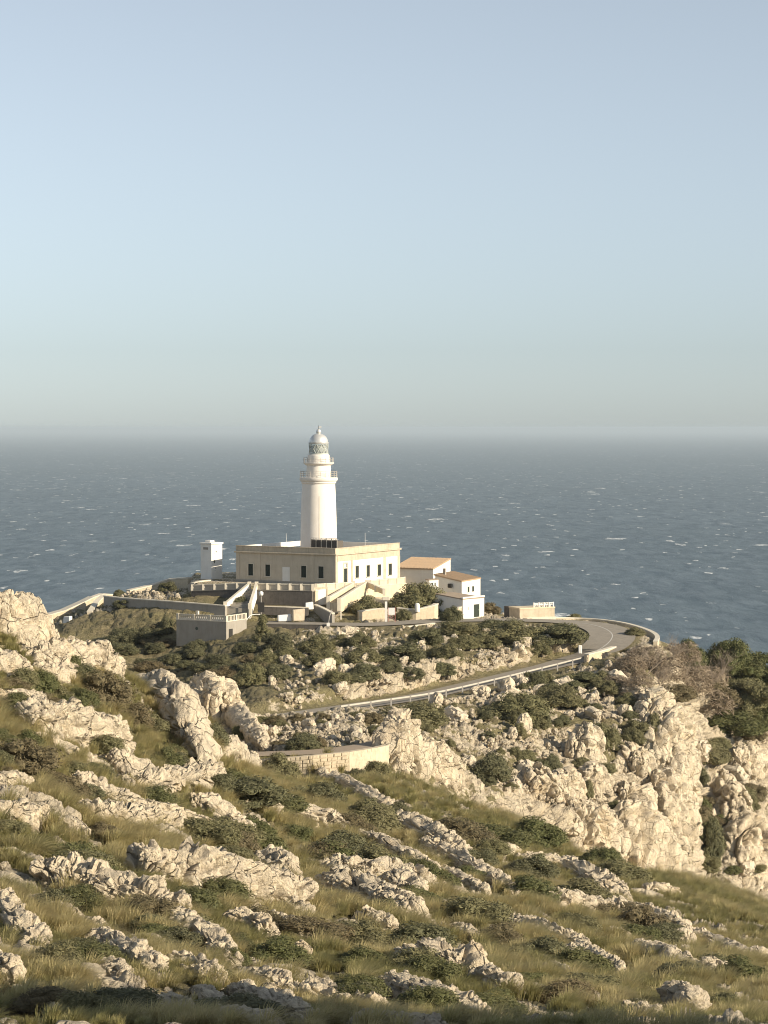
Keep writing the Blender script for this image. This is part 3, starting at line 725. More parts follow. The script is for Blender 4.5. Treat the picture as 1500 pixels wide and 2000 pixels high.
# dark slatted cage at the tower foot
cg = thing('roof_cage', 'dark slatted enclosure with pale posts on the roof at the tower foot', 'enclosure', (P(635,1070,324).x, 324.0, TERR_Z + PL + .05), -AL)
ch = P(635,1052.5,324).z - cg.location.z
cl_, cr_ = -2.35, 2.0
MB().box(cl_, cr_, .05, 1.6, .0, ch-.25).build('equipment_block', M['cage'], cg)
for i in range(24):
    x = cl_ + (cr_-cl_)*(i+.5)/24; MB().box(x-.045, x+.045, -.03, .0, .12, ch-.08+.1*random.random()).build('slat', M['cage'], cg)
for i in range(6):
    x = cl_ + (cr_-cl_)*i/5; MB().box(x-.04, x+.04, -.10, -.035, 0, ch+.05).build('post', M['pale'], cg)
MB().box(cl_, cr_, -.09, -.04, ch+.06, ch+.12).build('top_rail', M['rail'], cg)
for i in range(7):
    x = cl_ + .5 + .55*i; MB().box(x-.16, x+.16, -.45, -.15, 0, .22 + .2*random.random()).build('foot_block', M['pale'], cg, bevel=.04)

# ================================================================== HOUSES
def house(name, label, corner, al, L, W, h, dh, wl_, wr_, roofm, tiles=True, over=.18):
    """near corner; L along the shaded front, W along the sunlit side; h = wall heights at near, left, far-right, back corners"""
    root = thing(name, label, 'house', corner, -al)
    hn, hl, hr, hb = h
    def q(x, y): u = -x/L; v = y/W; return hn*(1-u)*(1-v) + hl*u*(1-v) + hr*(1-u)*v + hb*u*v
    t = .3
    MB().hexa([(-L,0,-dh),(0,0,-dh),(0,t,-dh),(-L,t,-dh)], [(-L,0,q(-L,0)),(0,0,q(0,0)),(0,t,q(0,t)),(-L,t,q(-L,t))]).build('wall', wl_, root)
    MB().hexa([(-t,t+.001,-dh),(.002,t+.001,-dh),(.002,W,-dh),(-t,W,-dh)], [(-t,t+.001,q(-t,t)),(.002,t+.001,q(0,t)),(.002,W,q(0,W)),(-t,W,q(-t,W))]).build('wall', wr_, root)
    MB().hexa([(-L,W-t,-dh),(-t-.002,W-t,-dh),(-t-.002,W-.002,-dh),(-L,W-.002,-dh)], [(-L,W-t,q(-L,W-t)),(-t-.002,W-t,q(-t,W-t)),(-t-.002,W-.002,q(-t,W)),(-L,W-.002,q(-L,W))]).build('wall', wl_, root)
    MB().hexa([(-L,t+.002,-dh),(-L+t,t+.002,-dh),(-L+t,W-t-.002,-dh),(-L,W-t-.002,-dh)], [(-L,t+.002,q(-L,t)),(-L+t,t+.002,q(-L+t,t)),(-L+t,W-t-.002,q(-L+t,W-t)),(-L,W-t-.002,q(-L,W-t))]).build('wall', wl_, root)
    e = over; x0, x1, y0, y1 = -L-e, e*.4, -e, W+e*.6
    rb = [(x0,y0,q(x0,y0)+.004),(x1,y0,q(x1,y0)+.004),(x1,y1,q(x1,y1)+.004),(x0,y1,q(x0,y1)+.004)]
    rf = MB().hexa(rb, [(a,b,c+.14) for a,b,c in rb]).build('roof', roofm, root)
    if tiles:
        mb = MB(); alongy = abs(hn-hr) > abs(hn-hl); n = int(((x1-x0) if alongy else (y1-y0))/.24)
        for i in range(n):
            pts = []
            for k in range(9):
                v = k/8
                x, y = ((x0 + (i+.5)*(x1-x0)/n), y0 + (y1-y0)*v) if alongy else (x0 + (x1-x0)*v, y0 + (i+.5)*(y1-y0)/n)
                pts.append((x, y, q(x, y) + .15 + .012*(k % 2) + random.uniform(-.008,.008)))
            mb.tube(pts, .085, 6)
        tag(mb.build('roof_tiles', roofm, rf), kind='stuff')
    return root
def lofc(px, c, al):
    k = (px-750)/F; return (c.x - k*c.y)/(math.cos(al) + k*math.sin(al))
def wofc(px, c, al):
    k = (px-750)/F; return (k*c.y - c.x)/(math.sin(al) - k*math.cos(al))
A1 = math.radians(30); c1 = P(846,1126,338)
zt = lambda px, py, D, c: P(px, py, D).z - c.z
h1W = wofc(880,c1,A1); h1L = lofc(770,c1,A1)
h1n = zt(846,1112.5,338,c1); h1r = zt(876,1093.5,338+h1W*.866*.85,c1)
house('tiled_storehouse', 'long storehouse with clay tile roof beside the keepers house', c1, A1, h1L, h1W, (h1n, h1n, h1r, h1r), 1.5, M['white'], M['white'], M['tile'])
c2 = P(902,1161,328); A2 = math.radians(33); h2W = wofc(938.5,c2,A2); h2L = lofc(850,c2,A2)
h2n = zt(902,1136.5,328,c2)
o2 = house('white_cottage', 'small white cottage with two slit windows and sloping tile roof', c2, A2, h2L, h2W, (h2n, h2n+.75, h2n+.15, h2n+.9), 1.2, M['white'], M['white'], M['tile'])
for pa_, pb_ in ((913.5,917), (922.5,926)):
    s0, s1 = wofc(pa_,c2,A2), wofc(pb_,c2,A2); mb = MB().box(.004,.03,s0,s1,.25,1.0); wv = mb.build('window', M['shutter'], o2); MB().box(.004,.05,s0-.06,s1+.06,1.0,1.06).box(.004,.07,s0-.06,s1+.06,.18,.25).build('window_frame', M['frame'], wv)
mb = MB().box(-2.2,-1.5,-.4,-.02,.9,1.5).build('wall_unit', M['dark'], o2, bevel=.08)
MB().box(-h2L+.6,-h2L+.95,1.2,1.55,h2n+.5,h2n+1.75).build('chimney', M['concrete'], o2)
c3 = P(904,1209,316); A3 = math.radians(40); h3W = wofc(946,c3,A3); h3L = lofc(846,c3,A3)
h3n = zt(904,1171.5,316,c3)
o3 = house('green_door_hut', 'white hut with a dark green door beside the road', c3, A3, h3L, h3W, (h3n, h3n+.55, h3n-.05, h3n+.4), 1.0, M['white'], M['white'], M['roof_flat'], tiles=False, over=.05)
s0, s1 = wofc(925,c3,A3), wofc(936,c3,A3); dd = MB().box(.004,.05,s0,s1,.1,zt(930,1180.5,318,c3)).build('door', M['shutter'], o3)
MB().box(.004,.08,s0-.12,s0,.1,2.0).box(.004,.08,s1,s1+.12,.1,2.0).box(.004,.08,s0-.12,s1+.12,2.001,2.1).build('door_frame', M['white'], dd)
MB().box(.05,.09,s1-.16,s1-.1,1.0,1.12).build('handle', M['steel'], dd)
s0, s1 = wofc(914.2,c3,A3), wofc(917,c3,A3); MB().box(.004,.03,s0,s1,1.15,1.65).build('wall_plaque', M['rail'], o3)
MB().box(-.32,.06,-.05,h3W+.05,h3n+.16,h3n+.34).build('parapet', M['white'], o3)
c4 = P(856,1149,327); A4 = math.radians(70)
o4 = house('white_box_hut', 'tiny white box hut with two slits between bush and cottage', c4, A4, 1.2, 1.45, (1.2,1.2,1.25,1.25), 1.0, M['white'], M['white'], M['roof_flat'], tiles=False, over=.08)
o4.location = P(838,1150,326); o4.rotation_euler.z = -A4
for s in (.45, .85): MB().box(.004,.03,s,s+.16,.45,.85).build('window', M['shutter'], o4)
# white square block tower
c5 = P(413,1138,333); A5 = math.radians(42); wl5, wr5 = lofc(391.5,c5,A5), wofc(433.5,c5,A5); t5h = zt(413,1060,333,c5)
wt = thing('white_block_tower', 'slim white square tower with a capped top and dark spray marks', 'tower', c5, -A5)
MB().box(-wl5, 0, 0, wr5, -1.0, t5h-.25).build('wall', M['white'], wt)
MB().box(-wl5-.14, .14, -.14, wr5+.14, t5h-.249, t5h).build('cap', M['white'], wt, bevel=.03)
MB().box(-wl5*.8, -wl5*.3, .4, 1.3, t5h+.001, t5h+.3).build('roof_vent', M['white'], wt, bevel=.05)
for i, (ys, zs, wd, hg) in enumerate(((.45,.77,.34,.10),(.28,.73,.05,.12),(.28,.52,.42,.20),(.6,.55,.10,.10),(.40,.36,.18,.14),(.33,.30,.08,.12),(.5,.66,.06,.10))):
    y = wr5*ys; z = t5h*zs; a = MB()
    pts = [(y + wd*(.9 + .5*math.sin(i*3+k*2.3))*math.cos(k*math.pi/4)*.45, z + hg*(.9+.5*math.cos(i+k*1.9))*math.sin(k*math.pi/4)*1.1) for k in range(8)]
    a.add([(.006, p, q_) for p, q_ in pts], [tuple(range(8))]); a.build('spray_mark', M['graffito'], wt)
MB().box(-wl5*.75, -wl5*.3, -.02, 0, t5h*.82, t5h*.88).build('vent_slot', M['concrete'], wt)
# cistern
c6 = P(442,1249,296); A6 = math.radians(28); l6, w6 = lofc(343.5,c6,A6), wofc(481,c6,A6); h6 = zt(442,1215,296,c6); h6t = zt(442,1202.5,296,c6)
cs = thing('cistern', 'grey concrete cistern with a lattice parapet and a dark round mark', 'cistern', c6, -A6)
MB().box(-l6, 0, 0, w6, -1.2, h6).build('wall', M['concrete'], cs)
MB().box(-l6-.06, .06, -.06, w6+.06, h6+.001, h6+.1).build('ledge', M['pale'], cs)
for (x, y) in [(-l6+.15,.15), (-l6*.66,.15), (-l6*.34,.15), (-.15,.15), (-.15, w6*.5), (-.15, w6-.15), (-l6+.15, w6-.15)]:
    MB().box(x-.16, x+.16, y-.16, y+.16, h6+.1, h6t).build('parapet_pillar', M['pale'], cs)
for a, b in ((-l6+.31, -l6*.66-.16), (-l6*.66+.16, -l6*.34-.16), (-l6*.34+.16, -.31)):
    mb = MB().box(a, b, .05, .25, h6t-.12, h6t-.02); n = max(3, int((b-a)/.3))
    mb.box(a, b, .06, .24, h6+.1, h6+.16)
    for i in range(n):
        x = a + (i+.5)*(b-a)/n; mb.bar((x-.12,.15,h6+.16), (x+.12,.15,h6t-.12), .06, .12).bar((x+.12,.15,h6+.16), (x-.12,.15,h6t-.12), .06, .10)
    mb.build('lattice_panel', M['pale'], cs)
for a, b in ((.31, w6*.5-.16), (w6*.5+.16, w6-.31)):
    mb = MB().box(-.25, -.05, a, b, h6t-.12, h6t-.02); n = max(3, int((b-a)/.3))
    for i in range(n):
        y = a + (i+.5)*(b-a)/n; mb.box(-.2,-.1,y-.06,y+.06,h6+.1,h6t-.12)
    mb.build('lattice_panel', M['pale'], cs)
MB().lathe([(.22,0),(.22,.02)], 12).build('round_mark', M['graffito'], cs).matrix_local = Matrix.Translation((-l6*.59, 0, h6*.55)) @ Matrix.Rotation(math.pi/2, 4, 'X')
MB().box(.003,.05,w6*.12,w6*.3,-.2,1.3).build('door', M['dark'], cs)
# stone platform with lattice railing by the road
c7 = P(1015,1213,318); A7 = math.radians(64); l7, w7 = 3.0, wofc(1084,c7,A7); h7 = zt(1015,1187.5,318,c7)
sp_ = thing('stone_platform', 'buff stone block platform with a white lattice railing on top', 'platform', c7, -A7)
MB().box(-l7, 0, 0, w7, -1.5, h7-.2).build('wall', M['buff'], sp_)
MB().box(-l7-.06, .06, -.06, w7+.06, h7-.199, h7).build('ledge', M['cream'], sp_)
MB().box(.001, .14, -.1, w7+.1, -1.5, .45).build('footing', M['pale'], sp_)
h7r = zt(1084,1174,322,c7)
for i in range(5):
    y = w7*(.42 + .58*i/4) - (.1 if i == 4 else 0); MB().box(-.3,-.12,y-.07,y+.07,h7,h7r).build('railing_post', M['white'], sp_)
mb = MB().box(-.25,-.17,w7*.42,w7-.1,h7r-.16,h7r-.06).box(-.25,-.17,w7*.42,w7-.1,h7+.3,h7+.4)
for i in range(9):
    y = w7*.45 + i*w7*.055; mb.bar((-.21,y,h7), (-.21,y+.2,h7r-.1), .05, .05)
mb.build('lattice', M['white'], sp_)
MB().box(-l7-2.2,-l7-.08,.4,w7*.4,-1.0,h7*.95).build('dark_annexe', M['dark_stone'], sp_)

# ================================================================== TERRACE WALLS and STAIRS
def balus(name, label, a, b, h, mat, n, group=None):
    root = thing(name, label, 'parapet', a - Vector((0,0,h)), 0, group); d = b - a
    sweep([Vector((0,0,h)), d + Vector((0,0,h))], .34, -.13, 0).build('coping', M['pale'], root)
    sweep([Vector((0,0,h)), d + Vector((0,0,h))], .20, -h, -.132).build('panel', mat, root)
    for i in range(n+1):
        q = d*(i/n) + Vector((0,0,0)); MB().box(q.x-.2,q.x+.2,q.y-.2,q.y+.2,q.z-.15,q.z+h+.03).build('pier', M['pale'], root)
    return root
tA, tB, tC = P(611,1141,312.4), P(501,1139,315), P(790,1127,331.5)
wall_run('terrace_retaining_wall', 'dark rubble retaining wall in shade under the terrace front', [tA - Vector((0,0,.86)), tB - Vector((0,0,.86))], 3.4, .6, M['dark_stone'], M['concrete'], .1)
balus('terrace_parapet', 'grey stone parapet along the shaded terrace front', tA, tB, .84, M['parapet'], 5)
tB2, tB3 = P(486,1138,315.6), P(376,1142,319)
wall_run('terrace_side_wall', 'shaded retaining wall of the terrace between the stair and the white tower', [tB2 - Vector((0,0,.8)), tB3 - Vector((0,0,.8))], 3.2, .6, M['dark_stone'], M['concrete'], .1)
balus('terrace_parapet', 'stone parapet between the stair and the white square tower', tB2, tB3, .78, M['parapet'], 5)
tS = P(690,1136.5,320.4)
wall_run('terrace_flank_wall', 'sunlit cream retaining wall behind the balustraded stairs', [tA + Vector((.1,.2,-.86)), tC - Vector((0,0,.86))], 3.3, .6, M['cream'], M['pale'], .12)
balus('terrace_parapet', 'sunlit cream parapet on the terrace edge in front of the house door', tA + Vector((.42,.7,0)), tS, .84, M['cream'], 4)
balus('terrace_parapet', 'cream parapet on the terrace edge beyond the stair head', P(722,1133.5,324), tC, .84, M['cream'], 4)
# arched niche in the sunlit wall
nq = thing('wall_doorway', 'pale blocked doorway in the sunlit terrace wall corner', 'doorway', P(626,1181,313.2), -math.radians(62))
MB().box(-.02,.03,-.85,.85,0,2.1).build('panel', M['white'], nq); MB().box(-.02,.1,-1.1,-.86,0,2.2).box(-.02,.1,.86,1.1,0,2.2).box(-.02,.1,-1.1,1.1,2.201,2.4).build('door_frame', M['buff'], nq)
def stair(name, label, tl, tr, bl, br, n, mat, pmat, ph=.85):
    root = thing(name, label, 'stairs', (bl + br)/2); o = root.location
    down = Vector((0,0,-1.2))
    for i in range(n):
        t0, t1 = i/n, (i+1)/n
        a, b = tl.lerp(bl, t0) - o, tr.lerp(br, t0) - o; c, d = tl.lerp(bl, t1) - o, tr.lerp(br, t1) - o; z = a.z - .02
        lo = min(c.z, d.z) - 1.0
        MB().hexa([(c.x,c.y,lo),(d.x,d.y,lo),(b.x,b.y,lo),(a.x,a.y,lo)], [(c.x,c.y,z),(d.x,d.y,z),(b.x,b.y,z),(a.x,a.y,z)]).build('step', mat, root)
    for a, b in ((tl, bl), (tr, br)):
        u = Vector((0,0,ph)); pa_ = [a + u - o, b + u - o]
        sweep(pa_, .26, -ph-1.1, -.13).build('parapet', pmat, root); sweep(pa_, .38, -.13+.002, 0).build('coping', M['pale'], root)
        for q in (a, b): MB().box(q.x-o.x-.24,q.x-o.x+.24,q.y-o.y-.24,q.y-o.y+.24,q.z-o.z-.8,q.z-o.z+ph+.14).build('pier', M['pale'], root)
    return root
dn = Vector((0,0,-.85))
stair('garden_stairs', 'flared flight of steps with white parapets below the house front', P(487,1138,315.8)+dn, P(501,1138,315.2)+dn, P(440,1177,309)+dn, P(488,1180,308.4)+dn, 12, M['concrete'], M['white'])
stair('terrace_stairs', 'straight flight with cream balustrades climbing to the house door', P(690,1137,320.2)+dn, P(716,1135,321.2)+dn, P(641,1166,310.5)+dn, P(662,1170,309.5)+dn, 14, M['buff'], M['cream'])
balus('stair_parapet', 'cream parapet sloping down from the stair head towards the big bush', P(718,1136,321), P(750,1150,318), .8, M['cream'], 2)
# lower walls
wall_run('garden_wall', 'long low grey wall with pale top below the white square tower', [P(441,1182,308.5), P(340,1174,312), P(240,1167,318), P(205,1163,322)], 1.5, .45, M['concrete'], M['pale'], .14)
wall_run('cliff_path_wall', 'bright stepped wall running down to the headland tip', [P(86,1201,328), P(122,1191,330), P(160,1174,332), P(178,1165,333)], 1.3, 1.5, M['drystone'], M['pale'], .16)
wall_run('cliff_path_wall', 'bright wall leaning down from the path corner towards the scrub', [P(203,1161,330), P(190,1172,325), P(175,1194,318)], 1.3, .7, M['drystone'], M['pale'], .16)
wall_run('cliff_path_wall', 'short pale wall on the skyline at the path corner', [P(178,1166,333), P(198,1159,335), P(216,1160,337)], 1.3, .8, M['drystone'], M['pale'], .16)
wall_run('rubble_wall', 'sunlit broken wall on the skyline beside the white square tower', [P(250,1152,336), P(290,1143,338), P(330,1130,340), P(371,1127,338)], 2.0, 1.1, M['drystone'], M['pale'], .2)
wall_run('rubble_wall', 'pale low wall at the foot of the white square tower', [P(376,1138,326), P(392,1134,328), P(411,1132,330)], 1.4, .5, M['drystone'], M['pale'], .16)
gp_ = thing('ruined_gate_pier', 'single white block pier standing in the shaded scrub', 'pier', P(132,1230,318), -.5)
MB().hexa([(-.75,-.4,-.8),(.6,-.4,-.8),(.6,.4,-.8),(-.75,.4,-.8)], [(-.45,-.35,1.85),(.6,-.35,1.95),(.6,.35,1.95),(-.45,.35,1.85)]).build('masonry', M['white'], gp_, bevel=.08)
wall_run('ramp_wall', 'pale topped ramp wall descending to the road below the terrace corner', [P(616,1180,310.5), P(634,1188,308), P(651,1197,305.5)], 2.2, .4, M['concrete'], M['pale'], .14)
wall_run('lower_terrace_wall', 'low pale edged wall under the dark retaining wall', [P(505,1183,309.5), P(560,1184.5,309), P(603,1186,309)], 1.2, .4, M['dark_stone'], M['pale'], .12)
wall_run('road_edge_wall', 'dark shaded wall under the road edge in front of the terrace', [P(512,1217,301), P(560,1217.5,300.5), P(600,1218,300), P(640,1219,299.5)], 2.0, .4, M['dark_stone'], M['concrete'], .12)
wall_run('road_kerb_wall', 'long pale rough kerb wall on the near side of the upper road', [P(646,1229,299), P(720,1230,298.5), P(780,1225,300), P(848,1216,303)], 1.6, .5, M['drystone'], M['pale'], .2)
wall_run('rock_revetment', 'rough cream stone revetment below the big bush beside the road', [P(700,1193,308.5), P(735,1188,309.5), P(752,1188,310)], 2.4, .6, M['drystone'], M['pale'], .16)
wall_run('rock_revetment', 'rough cream stone revetment behind the signboard', [P(776,1186,311.5), P(812,1190,311), P(846,1181,312), P(852,1178,313)], 2.6, .6, M['drystone'], M['pale'], .16)
wall_run('rock_revetment', 'cream stone bank against the hut with the green door', [P(878,1192,314.5), P(900,1184,315.5)], 2.2, .5, M['drystone'], M['pale'], .16)
tp = thing('tan_slab', 'leaning tan stone slab in the shaded forecourt', 'slab', P(583,1208,306), .3)
MB().hexa([(-.8,-.3,-.3),(.75,-.3,-.3),(.75,.5,-.3),(-.8,.5,-.3)], [(-.7,.2,1.15),(.95,.2,1.3),(.95,.6,1.3),(-.7,.6,1.15)]).build('stone', M['buff'], tp, bevel=.06)
for i, (px, py, w_, h_, lab) in enumerate(((556,1209,1.9,.65,'low sunlit white masonry lump beside the leaning tan slab'), (604,1186,1.1,.75,'small white stone trough at the foot of the dark retaining wall'))):
    t_ = thing('masonry_block', lab, 'block', P(px,py,306.5 if i == 0 else 309.6), .2)
    MB().hexa([(-w_/2,-.4,-.3),(w_/2,-.4,-.3),(w_/2,.4,-.3),(-w_/2,.4,-.3)], [(-w_/2,-.3,h_*.8),(w_*.45,-.3,h_),(w_*.45,.3,h_),(-w_/2,.3,h_*.8)]).build('stone', M['white'], t_, bevel=.07)
# posts, boards, sign
def D_of(p): return p
pb = thing('gate_post', 'tall white post with a flat stone cap beside the signboard', 'post', P(754,1212,306.5))
MB().box(-.16,.16,-.16,.16,-.3,2.75).build('shaft', M['white'], pb); MB().box(-.5,.5,-.4,.4,2.751,3.2).build('cap', M['pale'], pb, bevel=.04)
sg = thing('signboard', 'white signboard on thin red legs beside the upper road', 'sign', P(765,1212,305.5))
MB().box(-.44,.44,-.03,.03,.78,1.72).build('board', M['paint'], sg)
for x in (-.47, .47): MB().box(x-.035, x+.035, -.04, .04, -.2, 1.75).build('leg', M['pink'], sg)
MB().bar((-.44,0,.1),(.44,0,.75),.04).bar((.44,0,.1),(-.44,0,.75),.04).build('brace', M['pink'], sg)
bp = thing('stone_bollard', 'white rounded stone bollard on the revetment behind the signboard', 'bollard', P(815,1192,310.6))
MB().lathe([(.33,-.2),(.33,.75),(.26,.92),(.1,1.0)], 14).build('shaft', M['white'], bp, auto=40)
ib = thing('info_post', 'dark information panel on a post with a pale lamp head', 'post', P(510,1206,307))
MB().tube([(0,0,-.2),(0,0,3.1)], .06, 6).build('pole', M['rail'], ib); MB().box(-.45,.45,-.06,.06,.7,2.05).build('panel', M['dark'], ib); MB().lathe([(.14,2.9),(.3,3.1),(.3,3.4),(.12,3.55)], 10).build('lamp_head', M['paint'], ib, smooth=True)
hr_ = thing('hand_rail', 'white tubular hand rail curving down beside the cistern', 'hand rail', P(508,1220,303.5))
MB().tube([(0,0,-.2),(0,0,1.35),(-.1,0,1.42)], .05, 6).build('post', M['paint'], hr_)
a0 = hr_.location; pts = [P(508,1200,303.5), P(497,1200,303), P(488,1203,302), P(481,1212,301)]
MB().tube([p - a0 for p in catmull(pts, 4)], .045, 6).build('rail', M['paint'], hr_)
rp = thing('railing_post', 'short pale post with a rail at the foot of the ramp wall', 'post', P(666,1207,304.5))
MB().box(-.1,.1,-.1,.1,-.2,.95).build('shaft', M['pale'], rp); MB().bar((-.9,.4,.72),(0,0,.86),.07).build('rail', M['pale'], rp)
wp = thing('wall_end_post', 'white post at the end of the dark road edge wall', 'post', P(641,1238,299))
MB().box(-.2,.2,-.2,.2,-.4,1.45).build('shaft', M['white'], wp); MB().tube([(.05,0,1.4),(.15,0,2.2),(.5,.2,3.2)], .05, 5).build('bent_rod', M['rail'], wp)

# ================================================================== ROCKS
def rock_geo(nu, nv, dims, seed, rough=1.0, ex=.75, slab=False, bl=None):
    """craggy block: superellipsoid broken into blocks; dims = half sizes"""
    u = np.linspace(-math.pi, math.pi, nu, endpoint=False); v = np.linspace(-math.pi/2, math.pi/2, nv)
    U, W_ = np.meshgrid(u, v, indexing='ij')
    sp = lambda a: np.sign(np.cos(a)) * np.abs(np.cos(a)) ** ex; ss = lambda a: np.sign(np.sin(a)) * np.abs(np.sin(a)) ** ex
    # poles lie on the x axis, so the ends taper
    x = ss(W_); y = sp(W_) * sp(U); z = sp(W_) * ss(U)
    p = np.stack([x, y, z], -1).reshape(-1, 3); d = np.array(dims, float); q = p * d
    size = float(np.sort(d)[1]); rr = np.random.default_rng(seed)
    n = p / d; n /= np.linalg.norm(n, axis=1, keepdims=True) + 1e-9
    o = rr.uniform(0, 99, 3); bl = bl or size * .85
    qq = q + np.stack([fbm(q / size * .9 + o + k * 7, 3, seed + k) for k in range(3)], -1) * size * .35
    vs3 = np.array([1.25, 1.25, .62]); f1, f2, i1 = worley(qq / bl * vs3 + o, seed + 1); g1, g2, i2 = worley(qq / (bl * .36) * vs3 + o, seed + 2)
    disp = (i1 - .5) * .34 * bl - (1 - sstep(0, .13, f2 - f1)) * .26 * bl + (i2 - .5) * .13 * bl - (1 - sstep(0, .16, g2 - g1)) * .11 * bl
    disp = disp + fbm(q / size * 1.1 + o, 4, seed + 5) * .40 * size + fbm(q / size * 6 + o, 3, seed + 6) * .05 * size
    q = q + n * (disp * rough)[:, None]
    idx = np.arange(nu * nv).reshape(nu, nv); nxt = np.roll(idx, -1, 0)
    F4 = np.stack([idx[:, :-1], nxt[:, :-1], nxt[:, 1:], idx[:, 1:]], -1).reshape(-1, 4)
    return q, F4
ANON = []; LAND = []   # look-alikes and the landmarks they are described by
FOOT = []        # ground taken by outcrops: centre, direction, half length, half width
def outcrop(label, x0, y0, x1, y1, wpx, hpx, seed, roll=0.0, ex=.75, rough=1.0, name='rock_outcrop', group=None, sink=.45, bl=None):
    A, B = hit(x0, y0), hit(x1, y1); Cc = (A + B) / 2; D = Cc.y; k = D / F
    d = B - A; L = max(d.length, .3) / 2 + wpx * k * .15; hw = wpx * k / 2; hh = hpx * k / 2
    d.normalize(); side = Vector((-d.y, d.x, 0)).normalized(); up = d.cross(side).normalized()
    if up.z < 0: up = -up; side = -side
    Rm = Matrix.Rotation(roll, 3, d); side = Rm @ side; up = Rm @ up
    npx = 2*L/k; nu = int(np.clip((wpx + hpx) / 1.4, 30, 150)); nv = int(np.clip(npx / 1.7, 26, 170))
    q, F4 = rock_geo(nu, nv, (L, hw, hh * 1.35), seed, rough, ex, bl=bl)
    ts = np.linspace(-1, 1, 13); gz3 = np.array([ground(Cc.x + d.x*L*t, Cc.y + d.y*L*t) - (Cc.z + d.z*L*t) for t in ts])   # the rock follows the slope under it
    gz3 = np.clip(gz3, -hh*1.2, hh*2.0); lift = np.interp(q[:, 0] / L, ts, gz3); q = q + lift[:, None] * np.array([d.z, side.z, up.z])[None, :]
    me = np_mesh(name, q, F4, M['rock'], True)
    me.set_sharp_from_angle(angle=math.radians(55))
    o = bpy.data.objects.new(name, me); COL.objects.link(o)
    mat = Matrix((d, side, up)).transposed().to_4x4(); o.matrix_world = Matrix.Translation(Cc + Vector((0,0, hh * (1 - 2*sink)))) @ mat
    ANON.append((o, (x0+x1)/2, (y0+y1)/2, 'rib', label)) if group else LAND.append(((x0+x1)/2, (y0+y1)/2 - hpx/2, label)); tag(o, label, 'rock', group); FOOT.append((Cc.x, Cc.y, d.x, d.y, L, hw)); return o
def in_foot(x, y, grow=0.0):
    for cx, cy, dx, dy, L, hw in FOOT:
        a = (x-cx)*dx + (y-cy)*dy; b = -(x-cx)*dy + (y-cy)*dx
        if abs(a) < L + grow and abs(b) < hw + grow: return True
    return False
